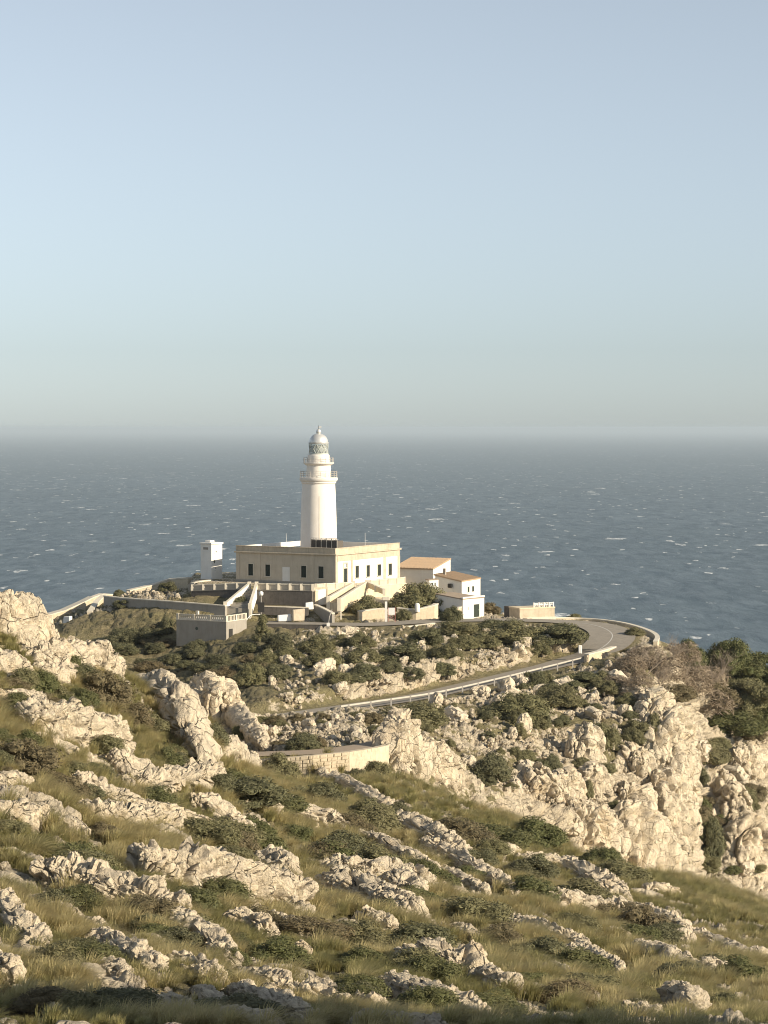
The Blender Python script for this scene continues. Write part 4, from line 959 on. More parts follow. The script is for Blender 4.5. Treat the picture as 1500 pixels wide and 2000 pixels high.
OUT = [
 # upper slope, by the skyline
 ('smooth cream rock dome on the skyline at the upper left edge', -60,1215,85,1262,120,105,1,0,.9,.7),
 ('rounded rock hump just below the skyline dome', 55,1292,175,1296,95,62,2,0,.8,1.0),
 ('low knobbly rock below the dome at the picture edge', -30,1305,45,1318,70,52,3,0,.8,1.0),
 ('flat pale rock under the skyline hump with a green bush on it', 70,1318,150,1322,60,36,4,0,.8,1.0),
 ('long bright slab ridge slanting down from the skyline', 200,1275,392,1500,66,92,5,.45,.62,.55),
 ('jagged rock at the head of the long slab ridge', 172,1300,222,1312,60,58,51,0,.7,1.2),
 ('pale boulder hump between the two slab ridges', 292,1345,345,1352,55,44,6,0,.85,.8),
 ('humped rock shoulder leading up to the peaked outcrop', 322,1385,372,1380,62,52,61,0,.8,1.0),
 ('peaked bright outcrop with a dark hollow above the gully', 388,1400,440,1412,95,104,7,0,.7,.9),
 ('thin bright ridge falling from the peaked outcrop', 420,1370,515,1462,46,46,71,.4,.65,.5),
 ('cream boulder lying in brown grass above the wall', 428,1478,496,1476,55,40,8,0,.85,.7),
 ('big fissured block outcrop on the upper slope', 52,1425,232,1462,95,84,9,0,.62,1.1),
 ('narrow rock rib running down below the fissured block', 62,1440,210,1512,30,26,10,.2,.7,.9),
 ('broad bright slab under the fissured block', 215,1488,308,1545,58,50,11,.4,.65,.6),
 ('low grey rock strip among bushes at the picture edge', -20,1368,92,1372,40,26,12,0,.8,1.0),
 ('small flat rock at the picture edge', -15,1524,55,1528,40,24,121,0,.8,1.0),
 # middle and lower left
 ('white fluted rock at the picture edge beside straw grass', -20,1608,78,1606,60,48,13,0,.6,1.2),
 ('broken rock pile between straw tussocks', 165,1600,350,1624,80,52,14,0,.6,1.4),
 ('jumble of pale stones beside the foot of the slab ridge', 250,1540,420,1516,70,32,141,0,.6,1.6),
 ('thin pale rock blade curving down from the picture edge', 10,1672,120,1716,30,30,15,.3,.7,.9),
 ('long broken rock band on the lower slope', 85,1722,345,1800,95,78,16,.1,.6,1.25),
 ('massive cracked rock shelf above the long rock band', 270,1722,572,1772,150,110,17,.15,.6,1.1),
 ('slanting rock rib below the cracked shelf', 335,1802,458,1885,62,58,18,.25,.65,1.0),
 ('tall split wedge rock at the end of the cracked shelf', 455,1815,528,1848,60,66,19,0,.6,1.0),
 ('ridge of white broken stones at the left picture edge', -10,1762,82,1868,62,50,20,0,.6,1.4),
 ('pale sloping rock above the shaded hollow', 185,1842,318,1922,70,60,21,.25,.65,1.0),
 # middle
 ('low pale outcrop in the middle of the grass slope', 645,1712,832,1740,85,62,22,.1,.6,1.1),
 ('curved thin rock rib arching through green grass', 775,1600,885,1652,26,28,23,.4,.75,.8),
 ('small rock half hidden by a dark bush', 700,1800,765,1818,40,44,24,0,.7,1.1),
 ('large white pitted outcrop low on the grass slope', 790,1890,925,1925,95,84,25,.1,.6,1.2),
 ('rounded rough boulder joined to the pitted outcrop', 925,1925,1000,1948,72,66,26,.1,.75,.9),
 ('band of white boulders above the bottom edge', 560,1948,745,1990,75,56,27,.1,.6,1.4),
 ('flat pale rock at the bottom edge', 705,2000,860,2016,70,38,28,0,.65,1.2),
 ('small pointed standing stone in dark scrub', 574,1870,602,1872,30,48,29,0,.7,.7),
 ('rounded pale boulder at the edge of the gully', 968,1672,1012,1676,42,36,30,0,.9,.6),
 ('low pale rocks beside the rounded gully boulder', 1015,1686,1085,1700,40,34,31,0,.7,1.1),
 # lower right
 ('stepped pale rock band below the grassy crest', 1075,1690,1215,1762,62,46,32,.2,.6,1.2),
 ('cream rock rib with a dark cleft on the lower right slope', 1045,1762,1182,1790,58,52,33,.1,.62,1.1),
 ('angular cracked rocks at the end of the cream rib', 1172,1788,1285,1812,56,46,34,.1,.55,1.4),
 ('long low rock rib half buried in dry grass', 995,1802,1168,1872,48,38,35,.3,.65,1.1),
 ('pale rock by a dark hollow under the cliff foot', 1258,1748,1322,1758,36,40,36,0,.6,1.0),
 ('small bright rock in dry grass near the dark hollow', 1188,1830,1228,1842,30,30,37,0,.7,1.0),
 ('white rock lump in scrub at the lower right', 1375,1908,1442,1912,52,48,38,0,.65,1.0),
 ('oval white stone in scrub near the right picture edge', 1465,1878,1496,1880,32,42,39,0,.85,.7),
 ('small white stone beside the oval stone', 1428,1872,1450,1878,26,36,40,0,.8,.8),
 ('hooked upright rock pillar at the lower right', 1312,1970,1358,1995,42,84,41,0,.7,1.2),
 ('low crumbly rock at the lower right', 1232,1985,1290,2002,48,48,42,0,.65,1.2),
 ('pale rock beside a green bush on the lower right slope', 1100,1860,1138,1892,34,34,43,.2,.7,1.0),
 ('wide slab at the bottom edge below the crumbly rock', 1015,2010,1120,2016,60,34,44,0,.65,1.1),
 # gully and cliff
 ('shaded grey rock face at the end of the retaining wall', 762,1500,830,1500,70,85,45,0,.55,1.0),
 ('pale knobbly rock buttress next to the shaded rock face', 800,1495,880,1515,60,70,46,0,.65,1.2),
 ('upright white pinnacle among bushes below the guard rail', 1010,1432,1030,1434,22,56,47,0,.7,.8),
 ('pale rounded block on the crag above the cliff', 1118,1480,1165,1482,50,92,48,0,.72,.8),
 ('rounded twin rock on the crag face', 1085,1555,1130,1560,46,70,49,0,.75,.9),
 ('leaning bright slab in the middle of the crag', 1130,1535,1182,1540,46,60,50,0,.75,.9),
 ('bright block on the shoulder of the gully crag', 1030,1520,1075,1560,50,60,52,0,.7,1.0),
 ('broad fluted cliff buttress above the gully', 1200,1640,1300,1700,90,150,54,0,.7,.7),
 ('bright cliff block under the bare thicket', 1262,1410,1310,1418,70,80,201,0,.7,.9),
 ('fluted cliff block halfway down the tall face', 1275,1478,1335,1490,70,95,202,0,.65,1.0),
 ('narrow cliff rib on the corner of the tall face', 1305,1552,1345,1560,56,100,203,0,.65,1.0),
 ('broken cliff block above the gully end', 1262,1570,1310,1580,66,84,204,0,.65,1.1),
 ('lowest cliff rib at the corner of the gully', 1300,1650,1345,1660,60,110,205,0,.65,1.0),
 ('cream cliff knob beside the cliff ledge bush', 1225,1500,1262,1510,56,70,206,0,.7,1.1),
 ('cliff step below the cream cliff knob', 1215,1575,1262,1585,60,74,207,0,.65,1.1),
 ('cliff buttress stepping down to the grassy crest', 1110,1610,1190,1660,80,90,55,0,.7,.8),
 ('crumbling rock rib beyond the chasm', 1390,1560,1440,1620,70,90,56,0,.7,.8),
 ('pale rock wall at the right picture edge beyond the chasm', 1430,1680,1510,1700,80,110,57,0,.7,.8),
 ('upper rock ledge beyond the chasm below the green trees', 1430,1500,1510,1515,60,60,58,0,.7,.9),
]
for a in OUT:
    lab, x0, y0, x1, y1, wp, hp, sd, ro, ex, rg_ = a
    outcrop(lab, x0, y0, x1, y1, wp, hp, sd, ro, ex, rg_)
# low ribs that crop out along the dip of the beds
rb = random.Random(8); cnt = 0
while cnt < 52:
    px, py = rb.uniform(-10, 1500), rb.uniform(1500, 1990)
    if py < 1490 + max(0, px - 520) * .36: continue
    h0 = hit(px, py)
    if h0.y > 176: continue
    ln = rb.uniform(40, 190); wd = 20 + 62 * rb.random() ** 1.8; sl_ = rb.uniform(.3, .6)
    if in_foot(h0.x, h0.y, .4): continue
    outcrop('low pale rock rib cropping out of the grass on the near slope', px - ln/2, py - ln*sl_/2, px + ln/2, py + ln*sl_/2, wd, wd * rb.uniform(.6, 1.1), 700 + cnt, rb.uniform(0,.3), .6, .85, 'rock_rib', 'low rock ribs in the grass', .5); cnt += 1
# rock spur out of frame that throws the shadow over the bottom of the slope
S_ = Vector((-2.9, 41.2, ground(-2.9, 41.2))); k_ = 15.0; tgt = S_ + SUN_DIR * (k_ / math.cos(SUN_EL))
gz_ = ground(tgt.x, tgt.y); hh_ = tgt.z - gz_ + 1.6
q, F4 = rock_geo(60, 60, (6.2, 1.9, hh_ * 1.0), 77, 1.0, .7)
sp0 = link('rock_spur', np_mesh('rock_spur', q, F4, M['rock'])); sp0.location = (tgt.x, tgt.y, gz_ + .2); sp0.rotation_euler = (0, 0, math.atan2(.89, .45))
tag(sp0, 'tall rock spur beside the slope that shades the bottom of the view', 'rock')

RVAR = []
for i in range(12):
    rr = np.random.default_rng(500+i); q, F4 = rock_geo(22, 16, (rr.uniform(.42,.6), rr.uniform(.34,.5), rr.uniform(.3,.55)), 500+i*11, .8, rr.uniform(.55,.8), bl=.45)
    me = np_mesh('stone', q, F4, M['rock_loose'], True); me.set_sharp_from_angle(angle=math.radians(35)); RVAR.append(me)
def rock_piece(p, s, seed, name='stone', lab=None, grp=None):
    rr = random.Random(seed); o = bpy.data.objects.new(name, RVAR[rr.randrange(12)]); COL.objects.link(o)
    o.location = p + Vector((0,0,.12*s)); o.rotation_euler = (rr.uniform(-.5,.5), rr.uniform(-.5,.5), rr.uniform(0,6.28)); z = rr.uniform(.8,1.25)
    o.scale = (s*rr.uniform(.85,1.2), s*rr.uniform(.8,1.1), s*z); return tag(o, lab, 'rock', grp)
road_pts = [(p.x, p.y, p.z) for p in ROAD] ; wall_pts = [(p.x, p.y, p.z) for p in WALLROAD]
def off_road(x, y, m=3.2):
    X_ = np.array([x]); Y_ = np.array([y])
    return poly_dist(X_, Y_, road_pts)[0][0] > m and poly_dist(X_, Y_, wall_pts)[0][0] > 2.6
def inside(px, py, poly):
    r = False; n = len(poly)
    for i in range(n):
        (x1, y1), (x2, y2) = poly[i], poly[i-1]
        if (y1 > py) != (y2 > py) and px < (x2-x1)*(py-y1)/(y2-y1)+x1: r = not r
    return r
rr = random.Random(99)
ZONES = [   # polygon in photo pixels, share of the stones, size in photo px, min distance, label
 ([(480,1290),(620,1235),(850,1222),(1000,1235),(1110,1262),(900,1325),(700,1362),(560,1390)], 84, (9,26), 205, 'pale limestone boulder among olive bushes between the two road stretches', 'stones on the slope inside the road bend'),
 ([(480,1400),(720,1385),(745,1450),(620,1462),(500,1462)], 46, (8,24), 193, 'jagged pale stone in the rubble above the retaining wall', 'rubble stones above the retaining wall'),
 ([(760,1395),(1060,1325),(1200,1300),(1260,1330),(1270,1450),(1220,1600),(1120,1600),(1000,1560),(860,1470)], 96, (10,36), 195, 'craggy cream boulder on the steep crag below the guard rail', 'boulders on the crag below the guard rail'),
 ([(1360,1470),(1500,1440),(1500,1740),(1400,1720),(1350,1600)], 30, (12,36), 220, 'pale boulder on the rocky slope beyond the chasm', 'boulders beyond the chasm'),
 ([(240,1150),(350,1158),(350,1172),(240,1168)], 14, (8,14), 290, 'white tumbled stone on the bank below the skyline wall', 'tumbled stones below the skyline wall'),
 ([(0,1480),(500,1500),(1100,1660),(1500,1790),(1500,1990),(0,1990)], 30, (10,26), 36, 'small weathered stone lying in the dry grass slope', 'loose stones in the grass'),
]
for poly, n_, (s0, s1), dm, lab, grp in ZONES:
    xs = [p[0] for p in poly]; ys = [p[1] for p in poly]; c = 0; tries = 0
    while c < n_ and tries < n_ * 20:
        tries += 1; px, py = rr.uniform(min(xs), max(xs)), rr.uniform(min(ys), max(ys))
        if not inside(px, py, poly): continue
        p = hit(px, py)
        if p.y < dm or not off_road(p.x, p.y): continue
        s = (s0 + (s1 - s0) * rr.random() ** 2) * p.y / F
        ANON.append((rock_piece(p, s * 1.15, rr.random(), 'loose_stone', lab, 'loose pale stones'), px, py, 'stone', lab)); c += 1

# ================================================================== SCRUB
def leaf_cloud(n, blobs, size, seed, stretch=1.6, up=.35, core=True):
    """leaf-sized faces over the lobes of a crown; returns verts, tris, tone"""
    rg = np.random.default_rng(seed); B = np.array(blobs, float); c, r = B[:, :3], B[:, 3]
    w_ = r ** 2 / (r ** 2).sum(); k = rg.choice(len(B), n * 2, p=w_)
    d = rg.normal(size=(n * 2, 3)); d /= np.linalg.norm(d, axis=1, keepdims=True); d[:, 2] = np.where(d[:, 2] < -.4, -d[:, 2], d[:, 2])
    rad = rg.uniform(.72, 1.10, n * 2); p = c[k] + d * (r[k] * rad)[:, None]
    ins = np.zeros(n * 2, bool)
    for j in range(len(B)): ins |= (np.linalg.norm(p - c[j], axis=1) < r[j] * .70)
    ok = ~ins & (p[:, 2] > -.02); p, d = p[ok][:n], d[ok][:n]; n = len(p)
    nrm = d + rg.normal(size=(n, 3)) * .65; nrm[:, 2] += up; nrm /= np.linalg.norm(nrm, axis=1, keepdims=True)
    t = np.cross(nrm, rg.normal(size=(n, 3))); t /= np.linalg.norm(t, axis=1, keepdims=True); b = np.cross(nrm, t)
    s = size * rg.uniform(.6, 1.4, n)[:, None]
    Vq = np.stack([p - t*s*stretch, p + b*s*.55, p + t*s*stretch, p - b*s*.55], 1).reshape(-1, 3)
    i = np.arange(n)[:, None] * 4; T = np.concatenate([i + [0,1,2], i + [0,2,3]], 1).reshape(-1, 3)
    tone = np.repeat(rg.random(n), 4)
    if core:
        bm = bmesh.new(); bmesh.ops.create_icosphere(bm, subdivisions=1, radius=1); bv = np.array([v.co[:] for v in bm.verts]); bm.verts.index_update(); bf = np.array([[v.index for v in f.verts] for f in bm.faces]); bm.free()
        for j in range(len(B)):
            T = np.concatenate([T, bf + len(Vq)]); Vq = np.concatenate([Vq, c[j] + bv * r[j] * .74]); tone = np.concatenate([tone, np.full(len(bv), .1)])
    return Vq, T, tone
def cloud_mesh(name, V_, T_, tone, mat):
    me = np_mesh(name, V_, T_, mat, False); a = me.attributes.new('tone', 'FLOAT', 'POINT'); a.data.foreach_set('value', tone.astype(np.float32)); return me
def blobs_dome(seed, n=22, flat=1.0, lean=.0, cone=False):
    rg = random.Random(seed); out = []
    for i in range(n):
        a = rg.uniform(0, 6.283); r = math.sqrt(rg.random()) * .40; h = (1 - (r/.52)**2) * rg.uniform(.30, .66)
        if cone: h = rg.uniform(.1,.85); r = (1 - h) * .36 * rg.random()
        out.append((r*math.cos(a) + lean*h, r*math.sin(a), h*flat, rg.uniform(.13, .22) * (1.05 if not cone else .8)))
    for i in range(9):
        a = 6.283*i/9 + rg.random()*.4; out.append((.34*math.cos(a), .34*math.sin(a), .10, rg.uniform(.11,.17)))
    return out
SH = {}
for kind, mat, n_, sz in (('olive', M['leaf'], 4200, .019), ('dark', M['leaf_dark'], 4200, .019), ('fresh', M['leaf_fresh'], 4200, .019), ('brown', M['leaf_brown'], 3800, .018)):
    SH[kind] = [cloud_mesh('shrub', *leaf_cloud(n_, blobs_dome(i * 7 + len(kind), 20 + i*3, 1.0, .05*i), sz, 40 + i), mat) for i in range(4)]
SH['twig'] = [cloud_mesh('shrub', *leaf_cloud(2200, blobs_dome(60+i, 18), .013, 90+i, 6.0, .9, False), M['leaf_twig']) for i in range(3)]
SH['cone'] = [cloud_mesh('shrub', *leaf_cloud(2600, blobs_dome(5, 26, 1, 0, True), .022, 3), M['leaf'])]
SHRUBS = []
def shrub(px, py, wpx, hpx, kind, label, cat='bush', group=None, name='shrub', pos=None, jit=0):
    p = pos or hit(px, py); k = p.y / F; r_ = random.Random(px * 13 + py * 7 + wpx)
    me = SH[kind][r_.randrange(len(SH[kind]))]
    o = bpy.data.objects.new(name, me); COL.objects.link(o)
    # base on the ground, a little sunk on the uphill side
    o.location = p - Vector((0, 0, .08 * hpx * k)); w_ = wpx * k * 1.04; o.scale = (w_ * r_.uniform(.92, 1.08), w_ * r_.uniform(.75, 1.0), hpx * k * 1.12)
    o.rotation_euler = (0, 0, r_.uniform(-.6, .6) + (3.14 if r_.random() < .3 else 0)); SHRUBS.append((p.x, p.y, w_ / 2))
    ANON.append((o, px, py, kind, label)) if group else LAND.append((px, py - hpx/2, label))
    return tag(o, label, cat, group)
G_IN = 'olive bushes between the two road stretches'; L_IN = 'rounded olive bush on the rocky slope between the two road stretches'
BUSH = [
 (716,1199,68,44,'olive','round bush at the foot of the balustraded stairs'), (812,1196,112,74,'olive','large spreading bush below the house gable'),
 (856,1202,58,56,'dark','dark bush between the large bush and the green door hut'), (786,1210,34,26,'olive','small bush behind the signboard'),
 (878,1214,50,40,'dark','dark bush hiding the corner of the green door hut'), (1030,1190,46,26,'dark','dark bush on top of the stone platform'),
 (513,1250,46,48,'cone','pointed dark bush below the hand rail'), (235,1166,26,20,'dark','small dark bush on the skyline below the broken wall'),
 (325,1148,34,24,'dark','dark bush under the skyline wall'), (240,1186,42,22,'dark','low bush in front of the long garden wall'),
 (462,1192,50,36,'dark','dark bush beside the flared garden stairs'), (326,1236,32,42,'dark','dark bush against the end of the cistern'),
 (1120,1204,34,16,'olive','low bush behind the stone platform at the bend'), (1240,1240,42,20,'olive','grey green bush inside the bend parapet'),
 (960,1185,40,26,'brown','brown thicket behind the green door hut'), (912,1120,36,26,'brown','bare brown bush on the skyline behind the cottage'),
 (812,1412,138,52,'olive','wide dark bush below the guard rail'), (1004,1404,112,66,'olive','large olive bush on the crag below the guard rail'),
 (1092,1376,84,50,'olive','olive bush above the crag near the roadside wall'), (1130,1340,90,34,'dark','flat dark bush under the roadside wall'),
 (1178,1334,52,30,'olive','small bush beneath the end of the roadside wall'), (1180,1462,52,66,'olive','tall bush in a cleft of the crag'),
 (1230,1455,48,42,'olive','round bush on the cliff ledge'), (1276,1460,42,76,'olive','upright bush clinging to the cliff edge'),
 (1060,1420,34,34,'dark','small dark bush beside the white pinnacle'), (956,1524,92,66,'dark','dark bush at the gully head'),
 (1076,1506,42,44,'dark','bush in the crag above the twin rock'), (1148,1556,26,44,'olive','slim bush in a crag cleft'),
 (1196,1594,36,32,'dark','small bush low on the crag'), (1180,1680,66,36,'fresh','green bush at the cliff foot'),
 (1388,1492,74,54,'olive','bush at the top of the chasm'), (1362,1535,44,44,'dark','dark bush in the chasm'),
 (1424,1552,86,34,'olive','wide low bush across the rocky slope beyond the chasm'), (1448,1602,48,66,'olive','tall bush beyond the chasm'),
 (1382,1680,60,110,'dark','tall dark bush growing in the chasm'), (1380,1704,54,44,'olive','bush at the bottom of the chasm'),
 (1470,1704,56,24,'olive','low bush at the foot of the far rock wall'), (1436,1436,124,56,'fresh','spreading green bush on the edge of the far slope'),
 (1492,1420,70,60,'fresh','green bush at the right picture edge below the trees'), (1345,1300,70,62,'fresh','rounded green bush on the skyline beyond the bend'),
 (1310,1370,90,40,'brown','brown thicket at the top of the cliff'), (1395,1380,96,60,'brown','brown scrub below the bare trees'),
 # foreground
 (205,1375,112,84,'brown','large dark brown bush behind the long slab ridge'), (262,1420,90,62,'brown','brown bush in the lee of the long slab ridge'),
 (138,1318,60,50,'fresh','green bush on the skyline hump'), (40,1345,70,50,'olive','grey green bush by the picture edge under the skyline'),
 (30,1398,80,56,'fresh','green bush above the fissured block'), (120,1375,60,40,'olive','grey bush beside the fissured block'),
 (45,1500,140,74,'brown','spreading brown heath at the picture edge'), (140,1560,80,56,'brown','brown heath bush below the rock rib'),
 (415,1455,70,58,'dark','dark bush beside the cream boulder'), (480,1440,50,36,'fresh','green bush under the thin bright ridge'),
 (395,1500,40,44,'dark','dark bush behind the cream boulder'), (590,1462,70,40,'dark','dark green bush on the rubble above the wall'),
 (545,1528,90,66,'olive','round olive bush growing in front of the retaining wall'), (735,1520,56,46,'olive','bush at the end of the retaining wall'),
 (700,1528,34,40,'dark','small dark bush against the retaining wall'), (470,1570,150,70,'dark','dark low scrub below the wall'),
 (425,1545,80,50,'dark','dark bush in the scrub left of the wall'), (175,1575,70,60,'dark','bright dark leaved bush in the upper grass'),
 (325,1500,70,52,'fresh','green tuft bush under the long slab ridge'), (770,1600,60,44,'dark','dark shrub in the middle of the grass'),
 (655,1690,50,44,'brown','dark brown shrub on the straw bank'), (600,1840,180,66,'brown','broad dark brown heath in the lower middle'),
 (745,1790,66,50,'dark','dark bush on the small half hidden rock'), (540,1880,140,60,'fresh','leafy green bush below the brown heath'),
 (300,1820,90,50,'dark','dark green bush under the long rock band'), (90,1780,90,56,'dark','leafy bush below the thin rock blade'),
 (460,1885,60,44,'fresh','leafy plant at the foot of the slanting rib'), (1130,1900,120,64,'fresh','leafy bright bush on the lower right slope'),
 (1180,1790,150,44,'brown','brown heath strip on the right slope'), (1300,1840,100,50,'dark','dark bush in the hollow on the right slope'),
 (1460,1925,90,54,'brown','brown heath bush at the right edge'), (1330,1920,110,60,'dark','dark scrub above the hooked rock pillar'),
 (1400,1975,90,50,'dark','dark low bush beside the hooked rock pillar'), (930,1690,90,46,'dark','dark bush on the gully edge'),
 (880,1790,70,44,'dark','dark shrub above the pitted outcrop'), (1050,1700,60,40,'fresh','green shrub between pale rocks near the gully'),
 (1010,1880,60,46,'olive','olive shrub right of the rough boulder'), (950,1985,140,56,'fresh','leafy green patch at the bottom edge'),
 (240,1980,180,70,'dark','dark shaded scrub at the bottom edge'), (440,1990,200,60,'dark','deep shaded bush at the bottom of the slope'),
]
for a in BUSH: shrub(*a)
TW = [(1225,1322,84,58,'wind bent brown thicket beside the roadside wall end'),(1262,1300,90,56,'brown leafless thicket below the parapet end'),(1300,1330,96,66,'brown leafless thicket at the cliff top'),(1345,1352,100,70,'grey brown thicket under the bare trees'),
 (1240,1360,80,50,'sparse thicket above the tall cliff slab'),(1385,1395,100,60,'brown thicket on the upper edge of the chasm'),(1330,1290,80,50,'pale twiggy thicket on the skyline'),(1380,1345,84,60,'twiggy thicket between bare and green trees'),(1205,1345,60,34,'low brown thicket below the roadside wall')]
for x_, y_, w_, h_, l_ in TW: shrub(x_, y_, w_, h_, 'twig', l_, 'thicket', None, 'thicket')
# anonymous repeats on each slope
INB = [(619,1272,72,42),(703,1262,62,36),(707,1292,76,40),(743,1272,72,38),(780,1290,82,46),(828,1258,72,42),(875,1290,62,40),(890,1238,92,34),(938,1302,82,38),(940,1262,72,38),(861,1318,66,32),(798,1334,62,30),(714,1324,72,40),(611,1334,82,46),(626,1300,72,40),(655,1338,62,36),(540,1268,72,44),(487,1338,62,56),
 (982,1240,84,40),(1000,1252,112,50),(1080,1262,112,50),(1052,1278,54,32),(560,1290,62,36),(580,1322,56,34),(664,1262,50,28),(762,1312,50,26),(905,1266,60,34),(960,1232,70,30),(1105,1250,60,34),(850,1282,44,28),(690,1340,50,26),(520,1300,52,40),(648,1290,46,26),(815,1300,44,26)]
for a in [b for i, b in enumerate(INB) if i % 5 != 3]: shrub(*a, 'olive' if (a[0] % 3) else 'dark', L_IN, 'bush', G_IN)
r2 = random.Random(5)
def scatter(n, poly, wr, kinds, label, grp, dm=30, ratio=(.5,.75), dmax=1e9):
    xs = [p[0] for p in poly]; ys = [p[1] for p in poly]; c = t = 0
    while c < n and t < n * 30:
        t += 1; px, py = r2.uniform(min(xs), max(xs)), r2.uniform(min(ys), max(ys))
        if not inside(px, py, poly): continue
        p = hit(px, py)
        if p.y < dm or p.y > dmax or not off_road(p.x, p.y, 3.6) or in_foot(p.x, p.y, -.2): continue
        w_ = r2.uniform(*wr); shrub(px, py, w_, w_ * r2.uniform(*ratio), r2.choice(kinds), label, 'bush', grp, pos=p); c += 1
scatter(36, [(165,1222),(335,1232),(340,1255),(430,1272),(520,1268),(560,1330),(470,1372),(330,1330),(200,1272)], (30,66), ['dark','dark','brown'], 'dark bush on the shaded scrubby slope below the garden wall', 'dark bushes on the shaded slope', 200, (.4,.6))  # bushes kept dense and dark, leaf colour standing in for the flank's shade
scatter(58, [(760,1400),(1060,1330),(1200,1305),(1260,1340),(1270,1450),(1230,1620),(1120,1600),(1000,1560),(860,1480)], (20,56), ['olive','olive','dark'], 'small bush rooted in the crag below the guard rail', 'small bushes on the crag', 195, (.5,.9))
scatter(20, [(1360,1470),(1500,1440),(1500,1740),(1400,1720),(1350,1600)], (22,60), ['olive','dark','fresh','brown'], 'small bush on the rocky slope beyond the chasm', 'bushes beyond the chasm', 220, (.5,.9))
scatter(14, [(480,1400),(720,1385),(745,1450),(620,1462),(500,1462)], (22,48), ['olive','brown'], 'low bush in the rubble above the retaining wall', 'bushes in the rubble', 193, (.4,.7))
scatter(34, [(0,1330),(200,1290),(380,1480),(520,1480),(520,1560),(0,1560)], (34,80), ['fresh','olive','brown','dark'], 'low shrub among the upper rock ridges', 'shrubs among the upper rocks', 36, (.45,.75), 188)
scatter(92, [(0,1570),(500,1560),(900,1590),(1330,1730),(1500,1790),(1500,1995),(0,1995)], (60,150), ['fresh','fresh','olive','olive','brown','dark'], 'low shrub between grass tussocks on the near slope', 'shrubs in the near grass slope', 36, (.42,.65), 188)

# say which one each look-alike is by the nearest thing one can find
BASE = dict(rib='low pale rock rib', stone='loose pale stone', olive='olive bush', dark='dark green bush', fresh='leafy green bush', brown='brown heath bush')
def shorten(t):
    w_ = t.split()[:9]
    while w_ and w_[-1] in ('the','a','of','on','at','in','to','from','below','above','with','under','and','by','near','between','beside','down','up','that','where','beyond','upper','lower','left','right','dark','low','pale','grass'): w_.pop()
    return ' '.join(w_)
for o, px, py, kd, lab in ANON:
    q_ = min((((px-a)**2 + (py-b)**2, a, b, t) for a, b, t in LAND), key=lambda v: v[0]); dx, dy = px - q_[1], py - q_[2]
    rel = 'just above' if dy < -abs(dx)*.7 else 'just below' if dy > abs(dx)*.7 else 'beside'
    sz = max(o.dimensions) * F / max(o.location.y, 30); s_ = ('small' if sz < 28 else 'big' if sz > 75 else '') if kd != 'rib' else ''
    if kd not in ('rib', 'stone'): o['group'] = 'scrub bushes on the slopes'
    o['label'] = ' '.join((s_ + ' ' + BASE.get(kd, 'bush') + ' ' + rel + ' the ' + shorten(q_[3])).split())
# ---- trees at the edge of the far slope
def crown_tree(label, px, py, wpx, hpx, kind, seed):
    p = hit(px, py); k = p.y / F; t = thing('evergreen_tree', label, 'tree', p); w_, h_ = wpx * k, hpx * k
    rg = random.Random(seed); bl = [(rg.gauss(0,.22), rg.gauss(0,.2), .14 + rg.random()*.68, rg.uniform(.13,.21)) for _ in range(34)]
    me = cloud_mesh('crown', *leaf_cloud(5200, bl, .018, seed), M[kind]); c = link('crown', me, t); c.scale = (w_, w_*.85, h_)
    mb = MB().tube([(0,0,-.5),(.05*w_,0,h_*.3),(.02*w_,.03*w_,h_*.6)], [.16,.12,.06], 7)
    for i in range(5):
        a = i*1.25; mb.tube([(.04*w_,0,h_*(.25+.05*i)), (math.cos(a)*w_*.25, math.sin(a)*w_*.2, h_*(.55+.05*i))], [.07,.025], 5)
    mb.build('trunk', M['bark'], t); return t
crown_tree('rounded green tree standing above the skyline beyond the bend', 1335,1262,64,52,'leaf_fresh',1)
crown_tree('dense green tree beside the bare trees', 1420,1330,84,84,'leaf_fresh',2)
crown_tree('tall green tree on the skyline at the right picture edge', 1482,1372,96,98,'leaf_fresh',3)
crown_tree('leafy green tree between the bare trees and the picture edge', 1460,1350,90,76,'leaf_fresh',5)
crown_tree('dark green tree below the skyline near the right picture edge', 1452,1412,100,84,'leaf',4)
def bare_tree(label, px, py, wpx, hpx, seed, lean=.35):
    p = hit(px, py); k = p.y / F; t = thing('bare_tree', label, 'tree', p); W2, H2 = wpx*k, hpx*k; rg = random.Random(seed)
    trunk = MB(); br = MB(); tw = MB()
    def grow(a, d, L, r, lvl):
        pts = [a]; rs = [r]; n = 3
        for i in range(n):
            d = (d + Vector((rg.gauss(.06*lean,.2), rg.gauss(0,.2), rg.gauss(.05,.14)))).normalized(); pts.append(pts[-1] + d*L/n); rs.append(r*(1 - .6*(i+1)/n))
        (trunk if lvl == 0 else br if lvl < 3 else tw).tube(pts, rs, 5 if lvl < 2 else 3)
        if lvl < 4:
            for i in range((4,4,4,4)[lvl]):
                q_ = pts[1 + i % n] if lvl else pts[min(n, 1 + i // 2)]; e = Vector((rg.gauss(lean*.5,.8), rg.gauss(0,.7), rg.uniform(.05,.8))).normalized(); grow(q_, (d*.6 + e).normalized(), L*rg.uniform(.5,.75), rs[-1]*.75 + .004, lvl+1)
    for s in range(2): grow(Vector((0,0,-.2)), Vector((rg.gauss(lean,.3), rg.gauss(0,.2), 1)).normalized(), H2*.52, .11, 0)
    trunk.build('trunk', M['dead'], t); br.build('branches', M['dead'], t); tw.build('twigs', M['dead'], t)
    return t
